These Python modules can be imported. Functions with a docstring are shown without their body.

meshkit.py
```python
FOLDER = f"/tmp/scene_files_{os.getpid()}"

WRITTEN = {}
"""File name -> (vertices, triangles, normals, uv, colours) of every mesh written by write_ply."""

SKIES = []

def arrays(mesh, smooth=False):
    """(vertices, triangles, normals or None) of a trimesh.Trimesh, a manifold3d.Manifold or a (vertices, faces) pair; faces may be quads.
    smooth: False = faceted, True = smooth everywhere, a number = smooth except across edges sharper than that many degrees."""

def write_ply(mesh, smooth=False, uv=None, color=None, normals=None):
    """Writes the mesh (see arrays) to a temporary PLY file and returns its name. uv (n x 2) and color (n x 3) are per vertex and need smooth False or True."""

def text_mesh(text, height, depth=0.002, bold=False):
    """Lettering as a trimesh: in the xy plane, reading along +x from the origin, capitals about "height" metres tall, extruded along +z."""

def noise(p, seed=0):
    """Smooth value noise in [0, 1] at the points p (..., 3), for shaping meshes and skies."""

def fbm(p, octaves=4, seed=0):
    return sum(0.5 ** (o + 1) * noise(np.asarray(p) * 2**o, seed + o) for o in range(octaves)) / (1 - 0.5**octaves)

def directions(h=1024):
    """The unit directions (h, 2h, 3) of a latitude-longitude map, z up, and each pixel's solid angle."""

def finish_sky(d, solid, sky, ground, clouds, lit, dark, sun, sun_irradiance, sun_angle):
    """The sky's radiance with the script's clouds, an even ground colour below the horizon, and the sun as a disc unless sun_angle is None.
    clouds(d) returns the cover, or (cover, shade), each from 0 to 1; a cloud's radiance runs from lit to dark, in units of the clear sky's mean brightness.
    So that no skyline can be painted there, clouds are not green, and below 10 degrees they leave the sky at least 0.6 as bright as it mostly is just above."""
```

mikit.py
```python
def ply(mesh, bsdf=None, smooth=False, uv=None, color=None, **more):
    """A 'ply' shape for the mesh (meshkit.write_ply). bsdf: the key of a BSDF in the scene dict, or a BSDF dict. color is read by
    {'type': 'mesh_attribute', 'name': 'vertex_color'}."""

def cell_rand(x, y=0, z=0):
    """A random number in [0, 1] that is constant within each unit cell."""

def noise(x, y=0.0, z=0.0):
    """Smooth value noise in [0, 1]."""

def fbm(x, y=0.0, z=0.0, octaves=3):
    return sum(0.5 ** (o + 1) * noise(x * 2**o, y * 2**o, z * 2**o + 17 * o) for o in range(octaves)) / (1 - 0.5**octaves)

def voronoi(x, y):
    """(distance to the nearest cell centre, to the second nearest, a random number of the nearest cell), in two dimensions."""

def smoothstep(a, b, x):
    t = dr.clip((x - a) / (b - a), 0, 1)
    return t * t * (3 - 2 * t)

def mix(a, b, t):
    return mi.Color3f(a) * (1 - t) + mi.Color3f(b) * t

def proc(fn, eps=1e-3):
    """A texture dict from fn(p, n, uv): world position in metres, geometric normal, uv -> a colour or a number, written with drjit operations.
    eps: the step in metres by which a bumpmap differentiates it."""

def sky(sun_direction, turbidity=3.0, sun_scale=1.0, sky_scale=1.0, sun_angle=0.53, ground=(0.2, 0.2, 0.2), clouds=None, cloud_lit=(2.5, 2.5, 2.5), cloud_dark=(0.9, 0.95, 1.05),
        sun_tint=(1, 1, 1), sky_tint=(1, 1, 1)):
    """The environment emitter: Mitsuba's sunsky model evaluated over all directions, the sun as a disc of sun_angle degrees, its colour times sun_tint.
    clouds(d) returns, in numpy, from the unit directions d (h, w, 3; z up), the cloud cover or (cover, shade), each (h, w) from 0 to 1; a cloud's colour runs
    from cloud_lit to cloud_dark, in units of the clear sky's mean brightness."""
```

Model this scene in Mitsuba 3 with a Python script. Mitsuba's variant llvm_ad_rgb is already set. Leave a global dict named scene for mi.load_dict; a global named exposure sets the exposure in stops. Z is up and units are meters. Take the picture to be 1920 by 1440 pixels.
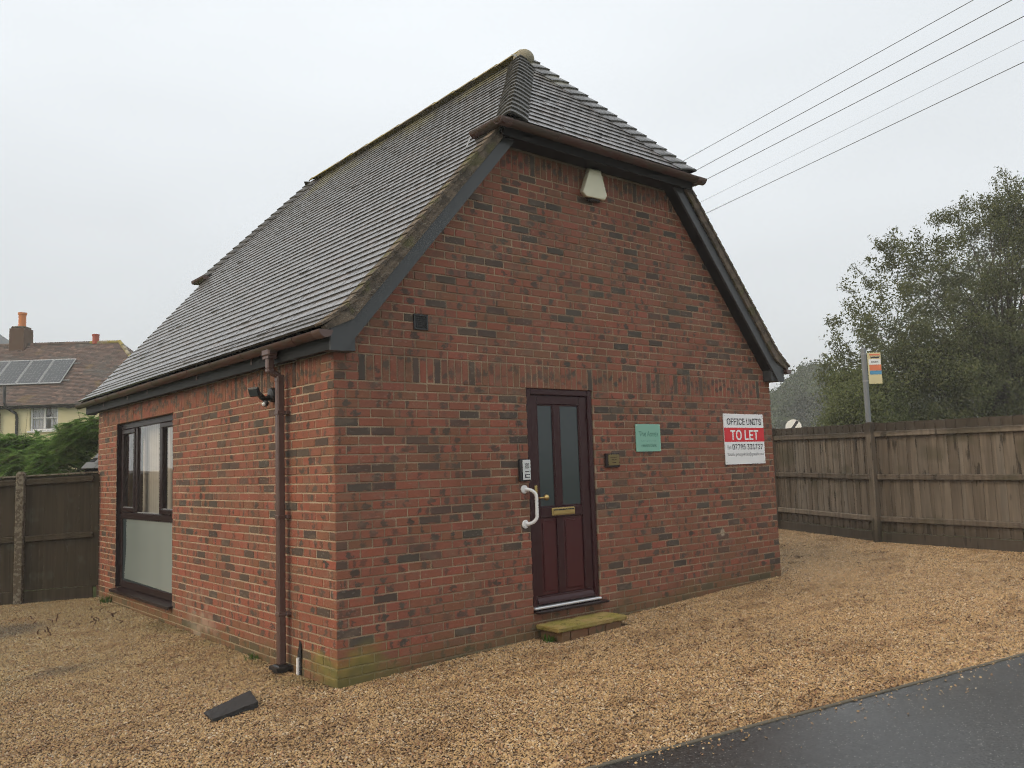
import math, random
import numpy as np, trimesh, drjit as dr, mitsuba as mi
import shapely
from shapely.geometry import Polygon, box as sbox
import mikit, meshkit
from mikit import noise, fbm, voronoi, cell_rand, smoothstep, mix

T = mi.ScalarTransform4f
scene, labels = {}, {}
rng = np.random.default_rng(7)
random.seed(7)

# ------------------------------------------------------------------ camera, sky, exposure
EYE = np.array([-3.216, -6.031, 1.650])
YAW, PITCH, ROLL = 0.69855, 0.09846, -0.03304
_f = np.array([math.sin(YAW) * math.cos(PITCH), math.cos(YAW) * math.cos(PITCH), math.sin(PITCH)])
_r = np.array([math.cos(YAW), -math.sin(YAW), 0.0])
_u = np.cross(_r, _f)
_up = -math.sin(ROLL) * _r + math.cos(ROLL) * _u
scene['camera'] = {'type': 'perspective', 'fov': 62.34, 'fov_axis': 'x', 'near_clip': 0.05, 'far_clip': 1500.0,
                   'to_world': T().look_at(origin=EYE.tolist(), target=(EYE + _f).tolist(), up=_up.tolist()),
                   'medium': {'type': 'ref', 'id': 'mist'}}


def overcast(d):
    # full cover; a standard overcast sky is about three times brighter overhead than at the horizon
    el = np.clip(d[..., 2], 0, 1)
    soft = meshkit.fbm(d * np.array([2.0, 2.0, 4.5]) + 4.0, 4, 5) - 0.5
    shade = 0.90 - 0.75 * el ** 0.8 + 0.42 * soft
    return np.ones(d.shape[:2]), np.clip(shade, 0, 1)


scene['sky'] = mikit.sky((-0.86, 0.12, 0.56), turbidity=3, sun_scale=0.22, sun_angle=50.0, clouds=overcast,
                         cloud_lit=(2.32, 2.43, 2.53), cloud_dark=(1.02, 1.09, 1.15), sun_tint=(1.0, 0.98, 0.95))
exposure = 2.68

# ------------------------------------------------------------------ materials


def bsdf(name, color, rough=0.6, bump=None, scale=1.0, metallic=0.0, spec=0.5, eps=1e-3, clear=0.0, thin=None):
    c = color if isinstance(color, dict) else {'type': 'rgb', 'value': list(color)}
    if thin is not None:
        b = {'type': 'principledthin', 'base_color': c, 'roughness': rough, 'diff_trans': thin, 'spec_trans': 0.0}
    else:
        b = {'type': 'principled', 'base_color': c, 'roughness': rough, 'metallic': metallic, 'specular': spec}
        if clear:
            b['clearcoat'] = clear
            b['clearcoat_gloss'] = 0.8
        if bump is not None:
            b = {'type': 'bumpmap', 'arbitrary': mikit.proc(bump, eps), 'scale': scale, 'bsdf': b}
        b = {'type': 'twosided', 'bsdf': b}
    scene['mat_' + name] = b
    return 'mat_' + name


def C(r, g, b):
    return mi.Color3f(r, g, b)


def brick_color(p, n, uv):
    i = dr.floor(uv.x)
    lx, ly = uv.x - i, uv.y - dr.floor(uv.y)
    r1, r2, r3 = cell_rand(i, 1), cell_rand(i, 2), cell_rand(i, 3)
    col = mix(C(.262, .083, .049), C(.205, .083, .051), r1)
    col = mix(col, C(.195, .088, .046), smoothstep(.50, 1.0, r3) * .8)
    col = mix(col, C(.275, .080, .052), smoothstep(.80, .95, cell_rand(i, 4)) * .6)
    # kiln marks: soft dark patches in the middle of a face, sometimes two, and bricks burnt all over
    warp = (fbm(lx * 4.5 + i * 5.31, ly * 2.6 + i * 2.7, i, 3) - .5)
    grain = (noise(lx * 30 + i, ly * 10, i * 3.0) - .5)
    c1, w1 = .25 + .5 * cell_rand(i, 11), .10 + .22 * cell_rand(i, 12)
    m1 = smoothstep(1.0, .45, dr.abs(lx - c1 + warp * .25) / w1 + dr.square((ly - .5 + warp * .3) * 1.7) + warp * 1.5 + grain * .9)
    c2, w2 = cell_rand(i, 13), .05 + .10 * cell_rand(i, 14)
    m2 = smoothstep(1.0, .5, dr.abs(lx - c2 + warp * .15) / w2 + dr.square((ly - .5) * 1.5) + grain * .9 + warp)
    full = smoothstep(.855, .885, r2) * smoothstep(.02, .16, dr.minimum(dr.minimum(lx, 1 - lx) * 2.6, dr.minimum(ly, 1 - ly)) + warp * .35 + .05)
    reg = (fbm(p.x * 1.1 + 2, p.y * 1.1, p.z * 1.6, 2) - .5) * .5 + .14 * smoothstep(1.5, .2, p.x + p.y * 3) * smoothstep(1.9, 1.2, p.z)
    upright = smoothstep(19999., 20001., i)
    reg = reg + upright * (.85 * cell_rand(dr.floor(i / 3), 21) - .10)
    r2 = dr.clip(r2 + reg, 0, 1)
    some = smoothstep(.36, .66, r2)
    dark = dr.maximum(full, dr.maximum(m1 * some, m2 * smoothstep(.30, .50, cell_rand(i, 15)) * .8))
    col = mix(col, mix(C(.047, .043, .036), C(.074, .064, .050), r1), dark * (.78 + .18 * cell_rand(i, 17)))
    # run-off and soot: broad, soft vertical streaks over several courses
    streak = smoothstep(.50, .80, fbm(p.x * 2.3 + p.y * 2.1, 3.1, p.z * .7, 4))
    col = mix(col, col * C(.72, .75, .72), streak * .6)
    bloom = smoothstep(.58, .80, fbm(p.x * 1.3 + 8, p.y * 1.3, p.z * 1.6, 3))
    col = mix(col, C(.17, .092, .055), bloom * .35)
    salt = smoothstep(.80, .86, noise(p.x * 55, p.y * 55, p.z * 55)) * smoothstep(.45, .6, fbm(p.x * 2, p.y * 2, p.z * 2, 2))
    col = mix(col, C(.38, .33, .27), salt * .22)
    col = mix(col, C(.20, .145, .10), smoothstep(.62, .8, fbm(p.x * 9, p.y * 9, p.z * 15, 2)) * .28)
    g = noise(p.x * 260, p.y * 260, p.z * 260) * .5 + noise(p.x * 70, p.y * 70, p.z * 70) * .5
    col = col * (.80 + .40 * g)
    # algae and moss near the ground, thickest at the damp corner
    wob = fbm(p.x * 4, p.y * 4, p.z * 6, 3)
    gz = .01 + .036 * p.x + .008 * p.y
    corner = smoothstep(.80, .20, p.x + p.y * 1.25 + (wob - .5) * .8) * smoothstep(.30, .14, p.z - gz + (wob - .5) * .25)
    col = mix(col, mix(C(.26, .21, .045), C(.12, .12, .030), noise(p.x * 16, p.y * 16, p.z * 14)), corner * .85)
    chip = smoothstep(.055, .03, dr.sqrt(dr.square(p.x - 4.94) + dr.square(p.z - .83)) + (wob - .5) * .05) * smoothstep(.02, .0, p.y)
    col = mix(col, C(.46, .38, .28), chip * .8)
    low = smoothstep(.24, .02, p.z - gz + (wob - .5) * .25)
    col = mix(col, C(.105, .092, .036), low * .55)
    stain = smoothstep(.55, .1, dr.abs(p.y - 2.95 + (wob - .5) * .4)) * smoothstep(.62, .25, p.z + (wob - .5) * .3) * smoothstep(.05, .0, p.x)
    col = mix(col, C(.36, .30, .22), stain * smoothstep(.35, .65, wob) * .55)
    return col


def mortar_color(p, n, uv):
    wob = fbm(p.x * 3, p.y * 3, p.z * 4, 3)
    side = smoothstep(.02, .10, p.y)          # the gable's joints are a darker brown than the side wall's
    col = mix(mix(C(.34, .26, .175), C(.215, .16, .108), smoothstep(.3, .7, wob)), mix(C(.38, .305, .215), C(.28, .22, .15), smoothstep(.3, .75, wob)), side)
    col = col * (.82 + .36 * noise(p.x * 180, p.y * 180, p.z * 180))
    gz = .01 + .036 * p.x + .008 * p.y
    corner = smoothstep(.95, .15, p.x + p.y * 1.25) * smoothstep(.36, .12, p.z - gz + (wob - .5) * .2)
    col = mix(col, C(.22, .20, .06), corner * .7)
    return mix(col, C(.15, .13, .06), smoothstep(.22, .02, p.z - gz) * .5)


def rough_bump(p, n, uv):
    return fbm(p.x * 110, p.y * 110, p.z * 110, 3)


def tile_color(p, n, uv):
    i = dr.floor(uv.x)
    r1, r2 = cell_rand(i, 5), cell_rand(i, 6)
    col = mix(C(.110, .102, .100), C(.085, .082, .082), r1)
    col = mix(col, C(.120, .092, .078), smoothstep(.7, 1, r2) * .5)
    w = fbm(p.x * 3, p.y * 3, p.z * 3, 3)
    sp = smoothstep(.60, .72, fbm(p.x * 23, p.y * 23, p.z * 23, 3))
    col = mix(col, C(.045, .045, .035), sp * .7)
    top = smoothstep(5.95, 6.35, p.z + (w - .5) * .7 + .22 * smoothstep(4.4, 5.8, p.y))
    col = mix(col, C(.19, .17, .06), top * .55 * smoothstep(.35, .6, w))
    col = mix(col, C(.020, .019, .016), smoothstep(.35, .2, uv.y))      # wet dark lower edges, with the shade under each course painted in
    return col * (.8 + .4 * noise(p.x * 160, p.y * 160, p.z * 160))


def moss_tile_color(p, n, uv):
    w = fbm(p.x * 14, p.y * 14, p.z * 14, 3)
    col = mix(C(.080, .066, .052), C(.150, .118, .088), smoothstep(.35, .65, w))
    col = mix(col, C(.095, .095, .035), smoothstep(.55, .7, fbm(p.x * 7 + 3, p.y * 7, p.z * 7, 3)) * .6)
    col = mix(col, C(.24, .22, .17), smoothstep(.80, .86, noise(p.x * 60, p.y * 60, p.z * 60)) * .5)
    return col * (.7 + .6 * noise(p.x * 150, p.y * 150, p.z * 150))


def bonnet_color(p, n, uv):
    w = fbm(p.x * 12, p.y * 12, p.z * 12, 3)
    return mix(C(.032, .030, .026), C(.060, .056, .048), smoothstep(.35, .65, w)) * (.7 + .6 * noise(p.x * 110, p.y * 110, p.z * 110))


def lichen_color(p, n, uv):
    w = fbm(p.x * 9, p.y * 9, p.z * 9, 3)
    col = mix(C(.20, .17, .12), C(.33, .29, .20), smoothstep(.3, .6, w))
    return mix(col, C(.27, .22, .05), smoothstep(.5, .68, fbm(p.x * 5 + 9, p.y * 3, p.z * 6, 3) + .14 * smoothstep(4.2, 5.8, p.y)) * .85)


def gravel_color(p, n, uv):
    i = dr.floor(uv.x)
    r = cell_rand(i, 3)
    col = mix(C(.52, .345, .160), C(.345, .215, .098), r)
    col = mix(col, C(.58, .47, .33), smoothstep(.80, .93, cell_rand(i, 4)))
    col = mix(col, C(.19, .12, .075), smoothstep(.80, .95, cell_rand(i, 6)) * .8)
    col = mix(col, C(.33, .16, .085), smoothstep(.86, .95, cell_rand(i, 8)) * .8)
    return col * ground_tone(p)


def ground_tone(p):
    w = fbm(p.x * .9, p.y * .9, 0, 3)
    grey = smoothstep(.55, .15, dr.sqrt(dr.square((p.x + 1.38) / 1.0) + dr.square((p.y - 2.55) / .42)) * .5 + (w - .5) * .9)
    grey2 = smoothstep(.5, .1, dr.sqrt(dr.square((p.x + 1.55) / .6) + dr.square((p.y - 5.0) / .6)) * .5 + (w - .5) * .7)
    t = dr.maximum(grey, grey2)
    shade = dr.maximum(smoothstep(.58, .74, fbm(p.x * 2.6 + 5, p.y * 5.2, 0, 3)), smoothstep(.64, .74, fbm(p.x * 11, p.y * 19, 3, 2)) * .9)
    green = smoothstep(-.5, 1.2, -p.x * .1 + p.y * .16 - .1 + (w - .5) * .8)
    base = mix(C(1, 1, 1), C(.74, .82, .80), green)
    base = mix(base, C(.58, .50, .43), shade * .6)
    base = mix(base, C(.36, .42, .52), t * .9)
    # damp, mossy ground along the foot of the side wall and under the fence
    foot = smoothstep(.55, .0, -p.x + (w - .5) * .6) * smoothstep(-.1, .3, p.y) * smoothstep(.6, .2, p.x)
    base = mix(base, C(.50, .54, .42), foot * smoothstep(.40, .62, fbm(p.x * 4, p.y * 4 + 7, 0, 3)) * .9)
    return base * (.84 + .32 * w)


def gravel_base(p, n, uv):
    d1, d2, k = voronoi(p.x * 75, p.y * 75)
    col = mix(C(.22, .14, .075), C(.10, .062, .036), k)
    col = mix(col, C(.34, .25, .16), smoothstep(.9, .97, k))
    return col * smoothstep(.02, .22, d2 - d1) * ground_tone(p)


def asphalt_color(p, n, uv):
    d1, d2, k = voronoi(p.x * 95, p.y * 95)
    col = mix(C(.012, .012, .012), C(.036, .036, .035), k)
    col = mix(col, C(.20, .19, .17), smoothstep(.955, .97, k) * smoothstep(.40, .2, d1))
    return col * (.7 + .6 * fbm(p.x * 1.7, p.y * 1.7, 0, 3))


def asphalt_rough(p, n, uv):
    w = fbm(p.x * .8 + 3, p.y * 1.2, 0, 4)
    return .10 + .22 * smoothstep(.42, .60, w)


def asphalt_bump(p, n, uv):
    d1, d2, k = voronoi(p.x * 95, p.y * 95)
    return dr.minimum(d1, .6) * -.6 + .5 * k + .6 * noise(p.x * 40, p.y * 40)


def wood_color(p, n, uv):
    i = dr.floor(uv.x)
    r1, r2 = cell_rand(i, 1), cell_rand(i, 2)
    col = mix(C(.195, .158, .120), C(.110, .085, .062), r1)
    col = mix(col, C(.20, .175, .145), smoothstep(.75, 1, r2) * .6)
    g = fbm(p.x * 30 + i, p.y * 30, p.z * 1.6, 3)
    col = col * (.55 + .9 * g)
    col = mix(col, C(.024, .019, .014), smoothstep(.66, .74, fbm(p.x * 13 + i * 3, p.y * 13, p.z * 2.2, 3)) * .75)
    w = fbm(p.x * 2, p.y * 2, p.z * 2.4, 3)
    col = mix(col, C(.062, .058, .030), smoothstep(.50, .7, w) * .5)
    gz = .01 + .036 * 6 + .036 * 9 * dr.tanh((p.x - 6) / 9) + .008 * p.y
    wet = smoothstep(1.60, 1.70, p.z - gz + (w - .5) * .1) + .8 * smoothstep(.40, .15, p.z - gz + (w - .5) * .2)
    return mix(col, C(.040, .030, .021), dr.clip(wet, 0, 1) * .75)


def wood_bump(p, n, uv):
    return fbm(p.x * 55, p.y * 55, p.z * 3, 3)


def dark_wood_color(p, n, uv):
    i = dr.floor(uv.x)
    w = fbm(p.x * 3, p.y * 3, p.z * 2.5, 3)
    col = mix(C(.034, .029, .016), C(.056, .040, .024), w)
    col = mix(col, C(.078, .080, .058), smoothstep(.62, .8, fbm(p.x * 9, p.y * 9, p.z * 5, 3)) * .5)
    return col * (.6 + .8 * fbm(p.x * 40 + i, p.y * 40, p.z * 1.6, 2))


def concrete_post(p, n, uv):
    w = fbm(p.x * 18, p.y * 18, p.z * 9, 3)
    col = mix(C(.075, .056, .038), C(.115, .092, .064), w)
    lich = smoothstep(.50, .62, fbm(p.x * 42, p.y * 42, p.z * 30, 3) + .10 * smoothstep(.7, 1.75, p.z))
    return mix(col, C(.28, .26, .20), lich * .5)


def sandstone_moss(p, n, uv):
    w = fbm(p.x * 9, p.y * 9, p.z * 9, 3)
    col = mix(C(.29, .205, .075), C(.22, .18, .045), smoothstep(.35, .65, w))
    return mix(col, C(.13, .11, .03), smoothstep(.6, .8, fbm(p.x * 24, p.y * 24, p.z * 24, 3))) * (.8 + .4 * noise(p.x * 120, p.y * 120, p.z * 120))


def leaf_color(p, n, uv):
    i = dr.floor(uv.x)
    r = cell_rand(i, 2)
    col = mix(C(.088, .104, .050), C(.150, .160, .078), r)
    return mix(col, C(.15, .145, .075), smoothstep(.84, 1, cell_rand(i, 9)) * .7)


def shrub_color(p, n, uv):
    i = dr.floor(uv.x)
    col = mix(C(.085, .170, .036), C(.235, .345, .105), dr.power(cell_rand(i, 2), 1.3))
    return mix(col, C(.15, .11, .06), smoothstep(.93, 1, cell_rand(i, 9)) * .7)


def house_tile(p, n, uv):
    i = dr.floor(uv.x)
    c = dr.floor(uv.x * 0 + (p.x * .766 - p.y * .643) / .17 + cell_rand(i) * 5)
    k = cell_rand(c, i)
    col = mix(C(.062, .046, .040), C(.125, .080, .064), k)
    col = mix(col, C(.17, .11, .085), smoothstep(.84, 1, cell_rand(c, i, 4)))
    w = fbm(p.x * .8, p.y * .8, p.z * 1.2, 3)
    col = mix(col, C(.085, .085, .078), smoothstep(.55, .75, w) * .6)
    return mix(col, C(.16, .11, .04), smoothstep(.62, .75, fbm(p.x * 1.7 + 4, p.y * 1.7, p.z * 2, 3)) * .5)


def render_wall(p, n, uv):
    w = fbm(p.x * 1.5, p.y * 1.5, p.z * 1.2, 3)
    return mix(C(.62, .55, .33), C(.70, .64, .42), w)


def frosted(p, n, uv):
    w = fbm(p.x * 30, p.y * 2.0, p.z * .6, 2)
    return mix(C(.165, .195, .185), C(.235, .265, .25), smoothstep(5.9, 4.2, p.y + (w - .5) * 1.5))


def blind_color(p, n, uv):
    s = dr.abs(dr.sin(p.y * 34.9))
    col = mix(C(.36, .325, .27), C(.45, .41, .345), s)
    return mix(col, C(.30, .31, .28), smoothstep(1.9, 1.3, p.z) * .5)  # greyer lower half: the reflection in the panes, painted into the blind


def soil_color(p, n, uv):
    w = fbm(p.x * .4, p.y * .4, 0, 3)
    return mix(C(.06, .085, .03), C(.09, .10, .04), w)


def bark_color(p, n, uv):
    return mix(C(.05, .042, .034), C(.09, .078, .062), fbm(p.x * 12, p.y * 12, p.z * 4, 3))


def pvc_brown(p, n, uv):
    w = fbm(p.x * 6, p.y * 6, p.z * 6, 3)
    return mix(C(.085, .047, .040), C(.115, .072, .062), w)


def slab_bump(p, n, uv):
    return fbm(p.x * 45, p.y * 45, p.z * 45, 3)


def gutter_dirt(p, n, uv):
    return mix(C(.072, .032, .025), C(.052, .036, .025), smoothstep(.4, .65, fbm(p.x * 5, p.y * 5, p.z * 9, 3)))


P = mikit.proc
BRICK = bsdf('brick', P(brick_color), .72, rough_bump, .0022, spec=.35)
MORTAR = bsdf('mortar', P(mortar_color), .9, rough_bump, .003, spec=.2)
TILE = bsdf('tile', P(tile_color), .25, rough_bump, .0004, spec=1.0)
MOSSTILE = bsdf('moss_tile', P(moss_tile_color), .85, slab_bump, .010, spec=.25)
BONNET = bsdf('bonnet', P(bonnet_color), .5, slab_bump, .004, spec=.4)
CAPM = bsdf('ridge_mortar', (.27, .245, .18), .9, slab_bump, .006, spec=.2)
LICHEN = bsdf('lichen_tile', P(lichen_color), .85, spec=.2)
GRAVEL = bsdf('gravel', P(gravel_color), .55, spec=.4)
GRAVELBASE = bsdf('gravel_base', P(gravel_base), .8, spec=.2)
ASPHALT = bsdf('asphalt', P(asphalt_color), P(asphalt_rough), asphalt_bump, .0021, spec=1.0)
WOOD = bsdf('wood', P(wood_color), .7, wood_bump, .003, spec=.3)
DARKWOOD = bsdf('dark_wood', P(dark_wood_color), .75, spec=.25)
CONCRETE = bsdf('concrete', P(concrete_post), .9, rough_bump, .004, spec=.2)
MOSSSTONE = bsdf('moss_stone', P(sandstone_moss), .8, slab_bump, .008, spec=.3)
LEAF = bsdf('leaf', P(leaf_color), .9, thin=.75)
SHRUB = bsdf('shrub', P(shrub_color), .55, thin=.6)
FARLEAF = bsdf('far_leaf', (.050, .066, .036), .95, thin=.15)
HOUSETILE = bsdf('house_tile', P(house_tile), .65, spec=.35)
RENDER = bsdf('render', P(render_wall), .85, spec=.2)
FROST = bsdf('frosted', P(frosted), .22, spec=.5)
BLIND = bsdf('blind', P(blind_color), .8, spec=.2)
SOIL = bsdf('soil', P(soil_color), .95, spec=.1)
BARK = bsdf('bark', P(bark_color), .85, spec=.2)
PVC = bsdf('brown_pvc', P(pvc_brown), .33, spec=.5)
GUTTERM = bsdf('gutter_pvc', P(gutter_dirt), .38, spec=.5)
GREYPAINT = bsdf('grey_paint', (.046, .050, .053), .42, spec=.5)
BLACKPAINT = bsdf('black_paint', (.009, .009, .009), .6, spec=.2)
SHADEDFASCIA = bsdf('shaded_fascia_paint', (.013, .0135, .014), .55, spec=.25)  # darker than the bargeboard grey: the gutter's shade put into the colour
DOORPVC = bsdf('door_pvc', (.034, .0075, .010), .30, spec=.3)
DOORPANEL = bsdf('door_panel', (.060, .010, .012), .32, spec=.3)
FRAMEPVC = bsdf('frame_pvc', (.020, .011, .011), .36, spec=.3)
BRASS = bsdf('brass', (.55, .40, .16), .28, metallic=1.0)
DULLBRASS = bsdf('dull_brass', (.22, .17, .075), .45, metallic=.8)
WHITE = bsdf('white_plastic', (.72, .72, .71), .3, spec=.5)
WHITESIGN = bsdf('white_sign', (.84, .84, .84), .35, spec=.4)
REDSIGN = bsdf('red_sign', (.66, .022, .035), .4, spec=.4)
INK = bsdf('ink', (.045, .045, .055), .5, spec=.3)
GREYINK = bsdf('grey_ink', (.16, .16, .17), .5, spec=.3)
GREENSIGN = bsdf('green_sign', (.225, .46, .36), .35, spec=.4)
DARKGREEN = bsdf('dark_green_ink', (.075, .21, .15), .5, spec=.3)
CREAMBOX = bsdf('cream_box', (.70, .67, .50), .4, spec=.4)
SILVER = bsdf('silver', (.70, .71, .72), .25, metallic=.6)
BLACKPLASTIC = bsdf('black_plastic', (.018, .018, .019), .35, spec=.5)
GALV = bsdf('galvanised', (.30, .31, .32), .5, metallic=.5)
RUBBER = bsdf('slate_slab', (.024, .024, .024), .6, slab_bump, .008, spec=.4)
POLEGREY = bsdf('pole_grey', (.20, .21, .22), .5, metallic=.3)
YELLOWSIGN = bsdf('pale_yellow_sign', (.70, .61, .36), .45, spec=.3)
ORANGESIGN = bsdf('orange_sign', (.74, .22, .11), .45, spec=.3)
BLUESIGN = bsdf('blue_sign', (.10, .30, .50), .45, spec=.3)
SOLAR = bsdf('solar_cell', (.050, .056, .062), .3, spec=.4)
PANELFRAME = bsdf('panel_frame', (.30, .31, .32), .45, spec=.4)
TERRACOTTA = bsdf('terracotta', (.55, .20, .075), .7, spec=.25)
REDCLAY = bsdf('red_clay', (.36, .085, .055), .7, spec=.25)
CHIMNEYBRICK = bsdf('chimney_brick', (.105, .065, .045), .85, spec=.2)
WINDOWWHITE = bsdf('window_white', (.72, .72, .72), .35, spec=.4)
CURTAIN = bsdf('curtain', (.42, .42, .43), .8, spec=.1)
GREYTILE = bsdf('grey_tile', (.115, .115, .11), .5, spec=.5)
WEED = bsdf('weed', (.06, .12, .025), .6, thin=.5)
DEADWEED = bsdf('dead_weed', (.075, .036, .020), .8, spec=.2)
EDGING = bsdf('edging', (.10, .088, .066), .8, rough_bump, .004, spec=.3)
scene['mat_glass'] = {'type': 'thindielectric'}
GLASS = 'mat_glass'
scene['mat_obscure'] = {'type': 'twosided', 'bsdf': {'type': 'principled', 'base_color': {'type': 'rgb', 'value': [.030, .042, .047]}, 'roughness': .16, 'specular': .55}}
OBSCURE = 'mat_obscure'

# ------------------------------------------------------------------ helpers


def numbered(key):
    if key not in scene and key not in labels:
        return key
    k = 1
    while f'{key}_{k:03d}' in scene or f'{key}_{k:03d}' in labels:
        k += 1
    return f'{key}_{k:03d}'


def thing(name, label, cat, group=None):
    key = numbered(name)
    labels[key] = {'label': label, 'category': cat}
    if group:
        labels[key]['group'] = group
    return key


def put(name, mesh, mat, parent=None, smooth=False, uv=None, **lab):
    key = numbered(name if parent is None else parent + '__' + name)
    if isinstance(mesh, MB):
        mesh, uv = mesh.get()
        if uv is not None and smooth not in (False, True):
            smooth = False
    scene[key] = mikit.ply(mesh, mat, smooth=smooth, uv=uv)
    if lab:
        labels[key] = lab
    return key


def one(name, label, cat, mesh, mat, smooth=False, group=None):
    key = numbered(name)
    put(name, mesh, mat, smooth=smooth)
    labels[key] = {'label': label, 'category': cat}
    if group:
        labels[key]['group'] = group
    return key


def unit(v):
    v = np.asarray(v, float)
    return v / np.linalg.norm(v)


# a chamfered box: 24 vertices, 6 faces, 12 edge strips, 8 corners
_S = np.array([[x, y, z] for x in (-1, 1) for y in (-1, 1) for z in (-1, 1)], float)


def _cbox_faces():
    idx = {tuple(s): i for i, s in enumerate(_S.astype(int).tolist())} if False else None
    pos, fid = [], {}
    for i, s in enumerate(_S):
        for a in range(3):
            fid[(i, a)] = len(pos)
            pos.append((i, a))
    F = []
    for a in range(3):
        b, c = (a + 1) % 3, (a + 2) % 3
        for sg in (-1, 1):
            q = []
            for (u, v) in ((-1, -1), (1, -1), (1, 1), (-1, 1)):
                s = np.zeros(3)
                s[a], s[b], s[c] = sg, u, v
                i = int(np.where((_S == s).all(1))[0][0])
                q.append(fid[(i, a)])
            F.append(q if sg > 0 else q[::-1])
    for a in range(3):
        b, c = (a + 1) % 3, (a + 2) % 3
        for sb in (-1, 1):
            for sc in (-1, 1):
                e = []
                for sa in (-1, 1):
                    s = np.zeros(3)
                    s[a], s[b], s[c] = sa, sb, sc
                    e.append(int(np.where((_S == s).all(1))[0][0]))
                q = [fid[(e[0], b)], fid[(e[1], b)], fid[(e[1], c)], fid[(e[0], c)]]
                F.append(q if sb * sc > 0 else q[::-1])
    tri = []
    for q in F:
        tri += [[q[0], q[1], q[2]], [q[0], q[2], q[3]]]
    for i, s in enumerate(_S):
        t = [fid[(i, 0)], fid[(i, 1)], fid[(i, 2)]]
        tri.append(t if s.prod() > 0 else t[::-1])
    return pos, np.array(tri)


_CP, _CF = _cbox_faces()


def cbox(size, bevel):
    h = np.asarray(size, float) / 2
    b = min(bevel, h.min() * .9)
    v = np.array([[s * (h[k] if k == a else h[k] - b) for k, s in enumerate(_S[i])] for i, a in _CP])
    return v, _CF


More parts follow.
